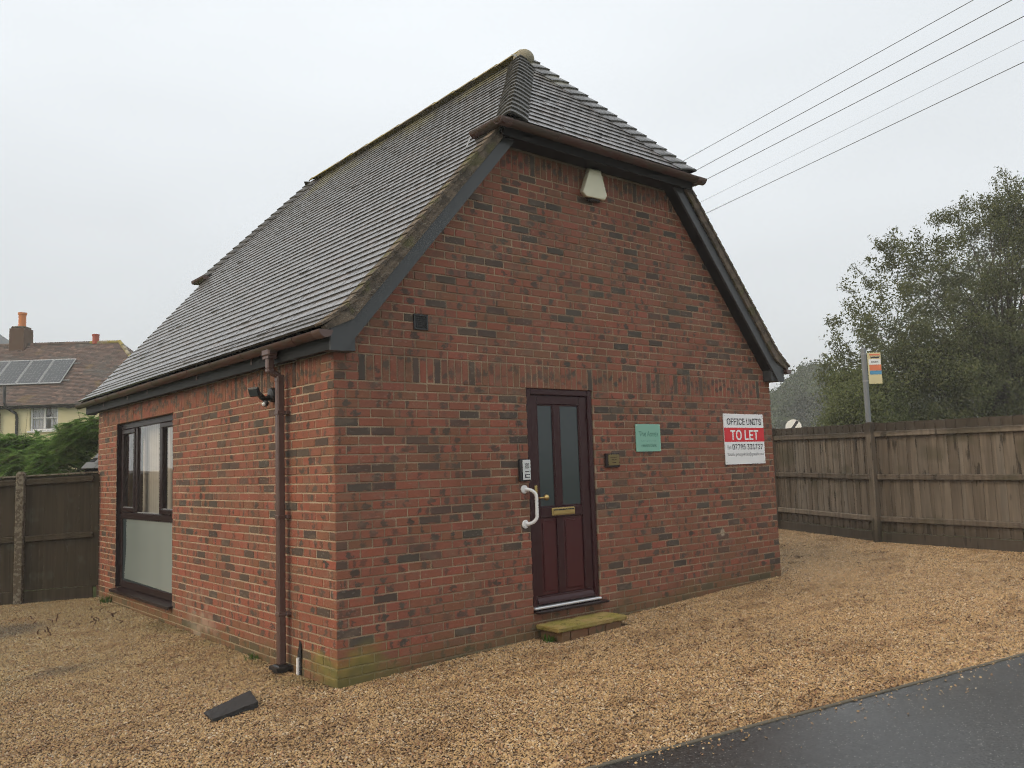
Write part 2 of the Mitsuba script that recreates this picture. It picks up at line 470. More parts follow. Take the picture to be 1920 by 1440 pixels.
class MB:
    """Collects boxes, tubes, polygons into one mesh."""

    def __init__(self):
        self.v, self.f, self.u, self.n = [], [], [], 0
        self.has_uv = False

    def add(self, v, f, uv=None):
        v, f = np.asarray(v, float), np.asarray(f, int)
        if f.shape[1] == 4:
            f = np.vstack([f[:, [0, 1, 2]], f[:, [0, 2, 3]]])
        self.v.append(v)
        self.f.append(f + self.n)
        if uv is not None:
            self.has_uv = True
        self.u.append(np.full((len(v), 2), 0.5) if uv is None else np.broadcast_to(np.asarray(uv, float), (len(v), 2)))
        self.n += len(v)
        return self

    def box(self, c, size, bevel=.003, R=None, uid=None):
        v, f = cbox(size, bevel)
        if R is not None:
            v = v @ np.asarray(R, float).T
        return self.add(v + np.asarray(c, float), f, None if uid is None else (uid + .5, .5))

    def span(self, lo, hi, bevel=.003, uid=None):
        lo, hi = np.minimum(lo, hi).astype(float), np.maximum(lo, hi).astype(float)
        return self.box((lo + hi) / 2, hi - lo, bevel, None, uid)

    def beam(self, a, b, w, h, bevel=.003, up=(0, 0, 1), uid=None):
        """A bar from a to b; w along the side axis, h along 'up'."""
        a, b = np.asarray(a, float), np.asarray(b, float)
        x = unit(b - a)
        y = np.cross(up, x)
        y = unit(y)
        z = np.cross(x, y)
        return self.box((a + b) / 2, (np.linalg.norm(b - a), w, h), bevel, np.stack([x, y, z], 1), uid)

    def tube(self, pts, r, n=10, caps=True, uid=None):
        pts = np.asarray(pts, float)
        rr = np.broadcast_to(np.asarray(r, float), (len(pts),))
        tan = np.gradient(pts, axis=0)
        tan /= np.linalg.norm(tan, axis=1, keepdims=True) + 1e-12
        ref = np.array([0, 0, 1.0]) if abs(tan[0][2]) < .9 else np.array([1.0, 0, 0])
        V = []
        x = unit(np.cross(ref, tan[0]))
        for p, t, q in zip(pts, tan, rr):
            x = unit(x - t * (x @ t))
            y = np.cross(t, x)
            a = np.arange(n) * 2 * np.pi / n
            V.append(p + q * (np.cos(a)[:, None] * x + np.sin(a)[:, None] * y))
        k, m = np.arange(n), len(pts)
        F = [np.stack([i * n + k, i * n + (k + 1) % n, (i + 1) * n + (k + 1) % n, (i + 1) * n + k], 1) for i in range(m - 1)]
        F = np.vstack(F)
        F = np.vstack([F[:, [0, 1, 2]], F[:, [0, 2, 3]]])
        V = np.vstack(V)
        if caps:
            c0, c1 = len(V), len(V) + 1
            V = np.vstack([V, pts[:1], pts[-1:]])
            F = np.vstack([F, np.stack([(k + 1) % n, k, k * 0 + c0], 1), np.stack([(m - 1) * n + k, (m - 1) * n + (k + 1) % n, k * 0 + c1], 1)])
        return self.add(V, F, None if uid is None else (uid + .5, .5))

    def lathe(self, c, axis, prof, n=20):
        """prof: list of (distance along axis, radius)."""
        axis = unit(axis)
        pts = [np.asarray(c, float) + axis * d for d, _ in prof]
        x = unit(np.cross([0, 0, 1.0] if abs(axis[2]) < .9 else [1.0, 0, 0], axis))
        y = np.cross(axis, x)
        a = np.arange(n) * 2 * np.pi / n
        V = np.vstack([p + r * (np.cos(a)[:, None] * x + np.sin(a)[:, None] * y) for p, (_, r) in zip(pts, prof)])
        k = np.arange(n)
        F = np.vstack([np.stack([i * n + k, i * n + (k + 1) % n, (i + 1) * n + (k + 1) % n, (i + 1) * n + k], 1) for i in range(len(prof) - 1)])
        return self.add(V, F)

    def prism(self, pts, dirv):
        """Extrudes a planar convex or simple polygon (3-D points) along dirv."""
        pts = np.asarray(pts, float)
        n = len(pts)
        e1 = unit(pts[1] - pts[0])
        nn = unit(sum(np.cross(pts[i] - pts[0], pts[(i + 1) % n] - pts[0]) for i in range(1, n)))
        e2 = np.cross(nn, e1)
        q = np.stack([(pts - pts[0]) @ e1, (pts - pts[0]) @ e2], 1)
        tv, tf = trimesh.creation.triangulate_polygon(Polygon(q), engine='earcut')
        tf = np.argmin(np.linalg.norm(tv[:, None] - q[None], axis=2), 1)[tf]
        e, g_ = q[tf[:, 1]] - q[tf[:, 0]], q[tf[:, 2]] - q[tf[:, 0]]
        neg = e[:, 0] * g_[:, 1] - e[:, 1] * g_[:, 0] < 0
        tf[neg] = tf[neg][:, ::-1]
        k = np.arange(n)
        V = np.vstack([pts, pts + np.asarray(dirv, float)])
        F = np.vstack([tf[:, ::-1], tf + n, np.stack([k, (k + 1) % n, (k + 1) % n + n], 1), np.stack([k, (k + 1) % n + n, k + n], 1)])
        if np.asarray(dirv) @ nn < 0:
            F = F[:, ::-1]
        return self.add(V, F)

    def get(self):
        v, f = np.vstack(self.v), np.vstack(self.f)
        return trimesh.Trimesh(v, f, process=False), (np.vstack(self.u) if self.has_uv else None)


def slab_poly(poly, origin, e1, e2, depth):
    """A shapely polygon in the (e1, e2) plane, extruded from the plane along -(e1 x e2) by depth."""
    m = trimesh.creation.extrude_polygon(poly, depth, engine='earcut')
    n = np.cross(e1, e2)
    v = np.asarray(origin, float) + m.vertices[:, :1] * e1 + m.vertices[:, 1:2] * e2 + (m.vertices[:, 2:3] - depth) * n
    return trimesh.Trimesh(v, m.faces, process=False)


X, Y, Z = np.eye(3)


def gz(x, y):
    """Height of the yard: it rises gently to the right."""
    xs = 13 * np.tanh(np.asarray(x, float) / 13) * 1.0
    ys = 14 * np.tanh(np.asarray(y, float) / 14)
    return .01 + .036 * np.where(np.abs(x) < 6, x, np.sign(x) * 6 + (np.tanh((np.abs(x) - 6) / 9) * 9) * np.sign(x)) + .008 * np.where(np.abs(y) < 8, y, np.sign(y) * (8 + 4 * np.tanh((np.abs(y) - 8) / 4)))


# ------------------------------------------------------------------ ground, gravel yard, road
g = np.concatenate([-np.geomspace(400, 14, 16), np.linspace(-13, 13, 53), np.geomspace(14, 400, 16)])
gx, gy = np.meshgrid(g + 2, g, indexing='ij')
nx = len(g)
gv = np.stack([gx, gy, gz(gx, gy) - .03], -1).reshape(-1, 3)
ii = (np.arange(nx - 1)[:, None] * nx + np.arange(nx - 1)[None]).ravel()
put('ground', trimesh.Trimesh(gv, np.vstack([np.stack([ii, ii + nx, ii + nx + 1], 1), np.stack([ii, ii + nx + 1, ii + 1], 1)]), process=False), SOIL, kind='structure')


def edge_y(x):
    """The line where gravel meets tarmac."""
    return -2.53 - .232 * x - .006 * x * np.abs(x) * 0


def sheet(poly, dz, step=.5):
    """A ground-hugging sheet over the polygon."""
    x0, y0, x1, y1 = poly.bounds
    V, F, n = [], [], 0
    for i in np.arange(x0, x1, step):
        for j in np.arange(y0, y1, step):
            cell = poly.intersection(sbox(i, j, i + step, j + step))
            for gpoly in getattr(cell, 'geoms', [cell]):
                if gpoly.area < 1e-6:
                    continue
                q = np.array(gpoly.exterior.coords)[:-1]
                V.append(np.column_stack([q, gz(q[:, 0], q[:, 1]) + dz]))
                k = np.arange(1, len(q) - 1)
                F.append(np.stack([k * 0, k, k + 1], 1) + n)
                n += len(q)
    V, F = np.vstack(V), np.vstack(F)
    a, b, c = V[F[:, 0]], V[F[:, 1]], V[F[:, 2]]
    fl = np.cross(b - a, c - a)[:, 2] < 0
    F[fl] = F[fl][:, ::-1]
    return trimesh.Trimesh(V, F, process=False)


YARD = Polygon([(-7, edge_y(-7)), (-7, 10.5), (-3.1, 8.48), (-.02, 6.80), (0.1, 6.9), (5.9, 6.9), (11.6, 6.5), (10.38, 2.78), (9.4, .42), (9.15, -1.65), (8.95, edge_y(8.95))])
ROAD = Polygon([(-12, edge_y(-12)), (-12, -16), (14, -16), (14, edge_y(14))])
put('gravel_bed', sheet(YARD, -.010), GRAVELBASE, kind='structure')
put('road', sheet(ROAD, -.006), ASPHALT, kind='structure')
m = MB()
for x in np.arange(-6.5, 9.0, .9):
    a, b = x, x + .893
    pa, pb = np.array([a, edge_y(a) + .012, gz(a, edge_y(a)) - .045]), np.array([b, edge_y(b) + .012, gz(b, edge_y(b)) - .045])
    w = rng.normal(0, .007, 2)
    m.beam(pa + [0, w[0], 0], pb + [0, w[1], 0], .032, .096, .004)
put('kerb_strip', m, EDGING, kind='structure')

# loose pebbles: three patches of stones, laid in one-metre squares over the visible yard
OCT = np.array([[1, 0, 0], [-1, 0, 0], [0, 1, 0], [0, -1, 0], [0, 0, 1], [0, 0, -1]], float)
OCTF = np.array([[0, 2, 4], [2, 1, 4], [1, 3, 4], [3, 0, 4]])


def pebble_patch(count, seed, clip=None, origin=(0, 0)):
    r = np.random.default_rng(seed)
    c = np.column_stack([r.random(count) - .5, r.random(count) - .5])
    s = (.0044 + .0052 * r.random(count) ** 1.8)[:, None] * np.column_stack([1 + .5 * r.random(count), .8 + .4 * r.random(count), .55 + .35 * r.random(count)])
    a = r.random(count) * 2 * np.pi
    v = OCT[None, :5] * s[:, None] * (1 + r.normal(0, .22, (count, 5, 1)))
    tilt = r.normal(0, .35, (count, 2))
    v[..., 2] += v[..., 0] * tilt[:, :1] + v[..., 1] * tilt[:, 1:]
    x = v[..., 0] * np.cos(a)[:, None] - v[..., 1] * np.sin(a)[:, None]
    y = v[..., 0] * np.sin(a)[:, None] + v[..., 1] * np.cos(a)[:, None]
    lump = meshkit.noise(np.column_stack([c * 3.0, np.full(count, seed * 3.1)])) * .006 * 0
    z = v[..., 2] - .004 + r.random(count)[:, None] * .007 + lump[:, None]
    V = np.stack([x + c[:, :1], y + c[:, 1:], z], -1)
    return V, c


def pebble_mesh(V):
    n = len(V)
    F = (OCTF[None] + (np.arange(n) * 5)[:, None, None]).reshape(-1, 3)
    uv = np.repeat(np.column_stack([rng.permutation(n) + .5, np.full(n, .5)]), 5, 0)
    return trimesh.Trimesh(V.reshape(-1, 3), F, process=False), uv


PATCHES = [pebble_patch(7200, 10 + k)[0] for k in range(3)]
for k in range(3):
    pm, puv = pebble_mesh(PATCHES[k])
    scene[f'pebbles_{"abc"[k]}'] = {'type': 'shapegroup', 'stones': mikit.ply(pm, GRAVEL, uv=puv)}
CLEAR = shapely.union_all([sbox(-.02, -.02, 6.09, 7.0), sbox(2.0, -.34, 2.95, .1)])
INYARD = YARD.buffer(-.015).difference(CLEAR)
SLOPE = np.array([[1, 0, 0, 0], [0, 1, 0, 0], [.036, .008, 1, 0], [0, 0, 0, 1.0]])
fw2, rt2 = np.array([math.sin(YAW), math.cos(YAW)]), np.array([math.cos(YAW), -math.sin(YAW)])
edge_parts, cells = [], 0
for i in range(-7, 12):
    for j in range(-5, 11):
        cx, cy = i + .5, j + .5
        dx = np.array([cx, cy]) - EYE[:2]
        dep, lat = dx @ fw2, dx @ rt2
        if dep < 2.2 or abs(lat) > dep * .64 + 1.3:
            continue
        cell = sbox(i, j, i + 1, j + 1)
        inside = INYARD.intersection(cell).area
        if inside < .02:
            continue
        k, q = (i * 7 + j * 3) % 3, (i * 5 + j * 11) % 4
        if inside > .999:
            rot = np.eye(4)
            ca, sa = [(1, 0), (0, 1), (-1, 0), (0, -1)][q]
            rot[:2, :2] = [[ca, -sa], [sa, ca]]
            tr = np.eye(4)
            tr[:3, 3] = [cx, cy, gz(cx, cy)]
            cells += 1
            scene[f'gravel__{cells:03d}'] = {'type': 'instance', 'to_world': T(tr @ SLOPE @ rot), 'group': {'type': 'ref', 'id': f'pebbles_{"abc"[k]}'}}
        else:
            V = PATCHES[k].copy()
            V[..., :2] += [cx, cy]
            ctr = V.mean(1)
            shapely.prepare(INYARD)
            keep = shapely.contains_xy(INYARD, ctr[:, 0], ctr[:, 1])
            V = V[keep]
            V[..., 2] += gz(V[..., 0], V[..., 1])
            edge_parts.append(V)
Ve = np.vstack(edge_parts)
pm, puv = pebble_mesh(Ve)
cells += 1
scene[f'gravel__{cells:03d}'] = mikit.ply(pm, GRAVEL, uv=puv)
labels['gravel'] = {'label': 'loose wet golden brown gravel covering the yard around the brick building', 'category': 'gravel', 'kind': 'stuff'}
# a few stones kicked onto the tarmac
V = np.vstack([pebble_patch(420, 91)[0] for _ in range(1)])
sx = rng.uniform(-1, 5, 420)
off = rng.exponential(.16, 420) * (.4 + 1.2 * meshkit.noise(np.column_stack([sx * 1.7, sx * 0, sx * 0]))) - .02
V = V - V.mean(1, keepdims=True) + np.column_stack([sx, edge_y(sx) - off, gz(sx, edge_y(sx) - off) + .001])[:, None]
pm, puv = pebble_mesh(V)
put('scattered_stones', pm, GRAVEL, uv=puv, kind='stuff', label='few loose stones kicked from the gravel onto the wet tarmac', category='gravel')

# ------------------------------------------------------------------ the brick building
LX, LY = 6.065, 6.965
BI = lambda x: 2.60 + 1.147 * x          # underside line of the bargeboards
RT = lambda x: 2.92 + 1.147 * x          # tile surface
ANNEX = thing('brick_annex', 'red brick single storey office building with steep half hipped tiled roof', 'building')
DOOR = (2.025, 2.905, .300, 2.400)
WIN = (3.815, 6.065, .225, 2.400)


def brick_tpl(L, H, D=.028, c=.004):
    q = [(-1, -1), (1, -1), (1, 1), (-1, 1)]
    v = [[s * (L / 2 - c), t * (H / 2 - c), 0] for s, t in q] + [[s * L / 2, t * H / 2, -c] for s, t in q] + [[s * L / 2, t * H / 2, -D] for s, t in q]
    f = [[0, 1, 2, 3]]
    for k in range(4):
        l = (k + 1) % 4
        f += [[4 + k, 4 + l, l, k], [8 + k, 8 + l, 4 + l, 4 + k]]
    f = np.array(f)
    return np.array(v), np.vstack([f[:, [0, 1, 2]], f[:, [0, 2, 3]]])


brick_id = [0]
bricks = {'gable': [], 'side': []}


def add_brick(face, a0, a1, z0, z1, vertical=False):
    """One brick occupying [a0,a1] x [z0,z1] on a wall."""
    if a1 - a0 < .018 or z1 - z0 < .018:
        return
    v, f = brick_tpl(a1 - a0, z1 - z0)
    v[:, 0] += rng.normal(0, .0008, len(v))
    v[:, 1] += rng.normal(0, .0008, len(v))
    brick_id[0] += 1
    lu, lv = v[:, 0] / (a1 - a0) * .96 + .5, v[:, 1] / (z1 - z0) * .96 + .5
    if vertical:
        lu, lv = lv, lu
    uv = np.column_stack([brick_id[0] + (20002 if vertical else 0) + np.clip(lu, .01, .99), np.clip(lv, .01, .99)])
    th, out = rng.normal(0, .0025), rng.normal(0, .0012)
    a = v[:, 0] * math.cos(th) - v[:, 1] * math.sin(th) + (a0 + a1) / 2
    z = v[:, 0] * math.sin(th) + v[:, 1] * math.cos(th) + (z0 + z1) / 2
    o = v[:, 2] + out + v[:, 1] * rng.normal(0, .012)
    if face == 'gable':
        P3 = np.column_stack([a, -o, z])
    else:
        P3 = np.column_stack([-o, a, z])
        f = f[:, ::-1]
    bricks[face].append((P3, f, uv))


def course_spans(n_units, header_first, total):
    """Stretcher bond: (start, end) of the bricks of one course."""
    s, a = [], 0.0
    if header_first:
        s.append((.003, .1025))
        a = .1125
    while a < total - .02:
        s.append((max(a, .003), min(a + .215, total)))
        a += .225
    return s


def cut(spans, holes):
    for h0, h1 in holes:
        nxt = []
        for a, b in spans:
            if b <= h0 or a >= h1:
                nxt.append((a, b))
            else:
                if a < h0 - .012:
                    nxt.append((a, h0))
                if b > h1 + .012:
                    nxt.append((h1, b))
        spans = nxt
    return spans


for cz in range(-2, 63):
    z0, z1 = cz * .075, cz * .075 + .065
    # gable: rises to the hip soffit, cut along the sloping soffits
    lo, hi = 0.0, LX
    if z0 > 2.5:
        lo = max(0, (z1 - 2.60) / 1.147 - .10)
        hi = LX - lo
    sp = course_spans(27, cz % 2 == 0, LX)
    holes = []
    if DOOR[2] - .01 <= z0 < DOOR[3] - .02:
        holes.append((DOOR[0], DOOR[1]))
    if z0 < 0.30 and z0 + .065 > .29 and False:
        holes.append(DOOR[:2])
    if 32 <= cz < 35:
        holes.append((.225, LX - .225))
    if cz >= 60:
        holes.append((0, LX))
    sp = cut(sp, holes)
    for a, b in sp:
        a, b = max(a, lo), min(b, hi)
        if gz(a, 0) - .08 < z1:
            add_brick('gable', a, b, z0, z1)
    # side wall
    if cz < 35:
        sp = course_spans(31, cz % 2 == 1, LY)
        holes = []
        if WIN[2] - .01 <= z0 < WIN[3] - .02:
            holes.append(WIN[:2])
        if cz >= 32:
            holes.append((.225, LY - .225))
        for a, b in cut(sp, holes):
            add_brick('side', a, b, z0, z1)
for k in range(75):
    a = .225 + k * .075
    if a + .065 < LX - .2:
        add_brick('gable', a + .001, a + .065, 2.40, 2.615, True)
for k in range(88):
    a = .225 + k * .075
    if a + .065 < LY - .2:
        add_brick('side', a + .001, a + .065, 2.40, 2.615, True)
for k in range(40):
    a = 1.72 + k * .075
    if a + .065 < LX - 1.6:
        add_brick('gable', a, a + .065, 4.50, 4.715, True)

shell = {
    'gable': Polygon([(.008, -.2), (LX - .008, -.2), (LX - .008, 2.66), (LX - .09, 2.72), (4.24, 4.80), (1.83, 4.80), (.09, 2.72), (.008, 2.66)]).difference(sbox(DOOR[0] - .006, DOOR[2], DOOR[1] + .006, DOOR[3] + .004)),
    'side': Polygon([(.008, -.2), (LY - .008, -.2), (LY - .008, 2.70), (.008, 2.70)]).difference(sbox(WIN[0] - .006, WIN[2], WIN[1] + .006, WIN[3] + .004)),
}
GABLE = put('gable_wall', slab_poly(shell['gable'], (0, .0050, 0), X, Z, .22), MORTAR, ANNEX)
SIDE = put('side_wall', slab_poly(shell['side'], (.0075, .230, 0), Y, Z, -.22).copy(), MORTAR, ANNEX)
scene.pop(SIDE)
ms = trimesh.creation.extrude_polygon(shell['side'], .22, engine='earcut')
vs = np.column_stack([.0050 + ms.vertices[:, 2], ms.vertices[:, 0], ms.vertices[:, 1]])
ky = vs[:, 1] < .2
vs[(vs[:, 1] < .009), 1] = .0085
SIDE = put('side_wall', trimesh.Trimesh(vs, ms.faces[:, ::-1] if np.cross(Y, Z) @ X < 0 else ms.faces, process=True), MORTAR, ANNEX)


def screen_size(P3):
    d = P3.mean(0) - EYE
    z = d @ _f
    q = (P3[:4] - EYE)
    w = np.stack([(q @ _r) / (q @ _f), (q @ _u) / (q @ _f)], 1)
    area = .5 * abs(sum(w[i, 0] * w[(i + 1) % 4, 1] - w[(i + 1) % 4, 0] * w[i, 1] for i in range(4)))
    inside = z > 0 and abs((d @ _r) / z) < .6 and abs((d @ _u) / z) < .45
    return area if inside else 0.0


allb = [('gable', b) for b in bricks['gable']] + [('side', b) for b in bricks['side']]
order = np.argsort([-screen_size(b[0]) for _, b in allb])
big = set(order[:300].tolist())
rest = {'gable': MB(), 'side': MB()}
for k, (face, (P3, f, uv)) in enumerate(allb):
    if k in big:
        put('brick', trimesh.Trimesh(P3, f, process=False), BRICK, GABLE if face == 'gable' else SIDE, uv=uv)
    else:
        rest[face].add(P3, f, uv)
put('brickwork', rest['gable'], BRICK, GABLE, kind='stuff')
put('brickwork', rest['side'], BRICK, SIDE, kind='stuff')
# the two walls turned away from the camera, and the room behind the windows
m = MB().span((LX - .22, .24, -.2), (LX - .005, LY - .24, 2.68))
put('rear_wall', MB().span((.24, LY - .22, -.2), (LX - .01, LY - .006, 2.68)).prism([(.1, LY - .22, 2.68), (LX - .1, LY - .22, 2.68), (4.24, LY - .22, 4.8), (1.83, LY - .22, 4.8)], (0, .2, 0)), MORTAR, ANNEX)
put('far_wall', m, MORTAR, ANNEX)
put('floor', MB().span((.23, .24, .02), (LX - .23, LY - .23, .10)), BLIND, ANNEX)
put('ceiling', MB().span((.23, .24, 2.64), (LX - .23, LY - .23, 2.70)), BLIND, ANNEX)

# --- roof: deck, plain tiles, bonnet hips, ridge
Y0, Y1 = -.19, 7.28            # verges
HA, HB = 1.05, 6.22            # the two ends of the ridge
HE0, HE1 = -.28, 7.55          # eaves of the half hips
XE, ZE = -.190, 2.790           # eaves edge of the tiles
XK = .06                       # where the sprocketed eaves kick out
CX = LX / 2
ZH = 4.87                      # level of the half-hip eaves
XH = (ZH - 2.92) / 1.147
t = .035
deck = MB()
prof = [(-.07, 2.80), (XK, RT(XK) - .06), (CX, RT(CX) - .07), (LX - XK, RT(XK) - .06), (LX + .07, 2.80), (LX - XK, RT(XK) - .14), (CX, RT(CX) - .16), (XK, RT(XK) - .14)]
lowp = [(-.07, 2.80), (XK, RT(XK) - .06), (XH, ZH - .07), (XH, ZH - .16), (XK, RT(XK) - .14)]
for mir in (False, True):
    q = [((LX - x) if mir else x, z) for x, z in lowp]
    deck.prism([(x, Y0 + .035, z) for x, z in q], (0, Y1 - Y0 - .07, 0))
# upper part, hipped at both ends
za, zb = ZH - .07, RT(CX) - .07
top = np.array([(XH, HE0 + .02, za), (LX - XH, HE0 + .02, za), (LX - XH, HE1 - .02, za), (XH, HE1 - .02, za), (CX, HA, zb), (CX, HB, zb)])
topf = np.array([[0, 1, 4], [1, 2, 5], [1, 5, 4], [2, 3, 5], [3, 0, 4], [3, 4, 5], [0, 2, 1], [0, 3, 2]])
deck.add(top, topf)
ROOF = put('roof', deck, BLACKPAINT, ANNEX)

tiles = []
tid = [0]
GAUGE, TW, TT = .106, .165, .0205


def tile(p, ax, dn, nm, w, ln, lift=.0):
    """A plain tile: p is the middle of its lower edge on the roof plane, ax across, dn down the slope, nm the roof's normal."""
    n = 3
    s = np.linspace(-.5, .5, n + 1) * (w - .0025)
    cam = .0012 * (1 - (2 * np.linspace(-.5, .5, n + 1)) ** 2)
    th = TT + lift
    tid[0] += 1
    rows = []
    for d, h in ((0, th), (-ln, .001)):
        for low in (0, 1):
            rows.append(p + s[:, None] * ax + d * dn + ((h - low * TT) + cam * .8)[:, None] * nm)
    V = np.vstack(rows)      # lower-top, lower-bottom, upper-top, upper-bottom
    k, m1 = np.arange(n), n + 1
    A, B, Cc = 0, m1, 2 * m1
    D = 3 * m1
    E = 4 * m1               # the lower edge has its own vertices, for its own colour
    V = np.vstack([V, rows[0]])
    F = np.vstack([np.stack([A + k, A + k + 1, Cc + k + 1, Cc + k], 1), np.stack([B + k, B + k + 1, E + k + 1, E + k], 1),
                   [[A, Cc, D, B]], [[A + n, B + n, D + n, Cc + n]]])
    F = np.vstack([F[:, [0, 1, 2]], F[:, [0, 2, 3]]])
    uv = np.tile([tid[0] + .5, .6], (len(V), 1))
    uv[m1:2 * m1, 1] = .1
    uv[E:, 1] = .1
    return V, F, uv


def jit(ax, dn, nm):
    a = rng.normal(0, .0022)
    return ax + dn * a, dn - ax * a


sl = 1 / math.hypot(1, 1.147)
DN, NM = np.array([-sl, 0, -1.147 * sl]), np.array([-1.147 * sl, 0, sl])
MIR = lambda v: np.array([-v[0], v[1], v[2]])


def hip_y(x):
    """Roof plan: y of the near and far hip lines at distance x from the side."""
    f = (CX - x) / (CX - XH)
    return HA + (HE0 - HA) * f, HB + (HE1 - HB) * f


slope_len = math.hypot(CX - XK, RT(CX) - RT(XK))
ncourse = int(slope_len / GAUGE)
verge_tiles = []
VW = .125                      # the dull outer strip of tiles bedded in mortar at the verge


def lay(kind, row, xr, zr, dn, nm, ya, yb, mirror, ln=.185):
    off = 0 if row % 2 == 0 else TW / 2
    c0 = math.floor((ya - off) / TW)
    cuts = sorted([(max(ya + VW, off + c * TW), min(yb, off + (c + 1) * TW), False) for c in range(c0, int((yb - off) / TW) + 1)] + ([(ya, ya + VW - .004, True)] if ya == Y0 else []))
    for a, b, vt in cuts:
        if b - a < .03:
            continue
        p = np.array([xr, (a + b) / 2, zr]) + nm * rng.normal(0, .0006)
        ax, d2 = jit(Y, dn, nm)
        lift = abs(rng.normal(0, .0008)) + (.006 if rng.random() < .012 else 0)
        V, F, uv = tile(p, ax, d2, nm, b - a, ln, lift)
        if mirror:
            V = V * [-1, 1, 1] + [LX, 0, 0]
            F = F[:, ::-1]
        (verge_tiles if vt else tiles).append((V, F, uv))


for mirror in (False, True):
    # sprocketed eaves: three courses laid flatter
    dk = unit(np.array([XE - XK, 0, ZE - RT(XK)]))
    nk = np.array([dk[2], 0, -dk[0]])
    for rix, s in enumerate((.004, .0, .106, .212)):
        lay('eaves', rix, XE - dk[0] * s, ZE - dk[2] * s, dk, nk, Y0, Y1, mirror)
    for rix in range(ncourse + 1):
        s = .0 + rix * GAUGE
        x = XK + s * sl
        z = RT(x)
        if x > CX - .04:
            break
        if z < ZH - .01:
            ya, yb = Y0, Y1
        else:
            h0, h1 = hip_y(x)
            ya, yb = h0 + .09, h1 - .09
        lay('main', rix + 3, x, z, DN, NM, ya, yb, mirror, min(.185, (CX - .012 - x) / sl))
# half hips, near and far
HK = (RT(CX) - ZH) / (HA - HE0)
hl = 1 / math.hypot(1, HK)
DNh, NMh = np.array([0, -hl, -HK * hl]), np.array([0, -HK * hl, hl])
for far in (False, True):
    for rix in range(30):
        s = rix * GAUGE
        y = HE0 + s * hl
        z = ZH + s * HK * hl
        if y > HA - .05:
            break
        f = (y - HE0) / (HA - HE0)
        xa = XH + (CX - XH) * f + .09
        xb = LX - xa
        off = 0 if rix % 2 else TW / 2
        for c in range(0, 40):
            a, b = max(xa, off + c * TW), min(xb, off + (c + 1) * TW)
            if b - a < .03:
                continue
            p = np.array([(a + b) / 2, y, z]) + NMh * rng.normal(0, .0012)
            ax, d2 = jit(X, DNh, NMh)
            V, F, uv = tile(p, -ax, d2, NMh, b - a, min(.185, (HA - .012 - y) / hl), abs(rng.normal(0, .0008)))
            F = F[:, ::-1]
            if far:
                V = V * [1, -1, 1] + [0, HA + HB, 0]
                V[:, 1] += (HE1 - HB - (HA - HE0)) * 0
                F = F[:, ::-1]
            tiles.append((V, F, uv))


def tile_size(t3):
    V = t3[0]
    nmv = np.cross(V[1] - V[0], V[8] - V[0])
    d = V.mean(0) - EYE
    z = d @ _f
    if z < 0 or abs((d @ _r) / z) > .6 or abs((d @ _u) / z) > .45:
        return 0
    return abs(nmv @ d) / z ** 3 if (V[0, 0] < CX or V[0, 1] < HA) and not V[:, 1].min() > 7.3 and V[0, 0] < 4.3 else 0


order = np.argsort([-tile_size(t3) for t3 in tiles])
bigt = set(order[:300].tolist())
restt = MB()
for k, (V, F, uv) in enumerate(tiles):
    if k in bigt:
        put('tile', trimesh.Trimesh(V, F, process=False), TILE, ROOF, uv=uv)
    else:
        restt.add(V, F, uv)
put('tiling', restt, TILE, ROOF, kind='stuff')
for V, F, uv in verge_tiles:
    put('verge_tile', trimesh.Trimesh(V, F, process=False), MOSSTILE, ROOF, uv=uv)

# bonnet hip tiles: curved saddles that follow both slopes
HIPS = [((XH, HE0), (CX, HA), 1, 1), ((LX - XH, HE0), (CX, HA), -1, 1), ((XH, HE1), (CX, HB), 1, -1), ((LX - XH, HE1), (CX, HB), -1, -1)]
for (e, apx, sx, sy) in HIPS:
    e3, a3 = np.array([e[0], e[1], ZH + .01]), np.array([apx[0], apx[1], RT(CX) + .01])
    d = a3 - e3
    nb = int((np.linalg.norm(d) - .10) / .138)
    na, nbv = np.array([-1.147 * sl * sx, 0, sl]), np.array([0, -HK * hl * sy, hl])
    ua, ub = np.array([0, sy, 0.0]), np.array([sx, 0, 0.0])   # along the courses, away from the hip
    hv = unit(na + nbv)
    for k in range(nb + 1):
        base = e3 + unit(d) * k * .138
        up2 = unit(d)
        lo_row, hi_row, lo_b = [], [], []
        for s in np.linspace(-1, 1, 9):
            side, dist = (ua, na) if s < 0 else (ub, nbv), abs(s)
            arc = .215 * dist
            off = side[0] * arc + hv * (.050 * (1 - dist ** 1.7)) + side[1] * .012
            q = base + off + rng.normal(0, .0012, 3)
            # the lower lip dips down the slope towards the middle
            q = q - up2 * .02 * (1 - dist)
            lo_row.append(q + hv * .012)
            lo_b.append(q - hv * .010)
            hi_row.append(base + off + up2 * min(.16, np.linalg.norm(a3 - base) + .01) - hv * .014)
        lo_row, hi_row, lo_b = map(np.array, (lo_row, hi_row, lo_b))
        V = np.vstack([lo_row, hi_row, lo_b])
        q = np.arange(8)
        F = np.vstack([np.stack([q, q + 1, 9 + q + 1, 9 + q], 1), np.stack([18 + q, 18 + q + 1, q + 1, q], 1)])
        mb = MB().add(V, F)
        put('hip_tile', mb, BONNET if sx > 0 else TILE, ROOF)
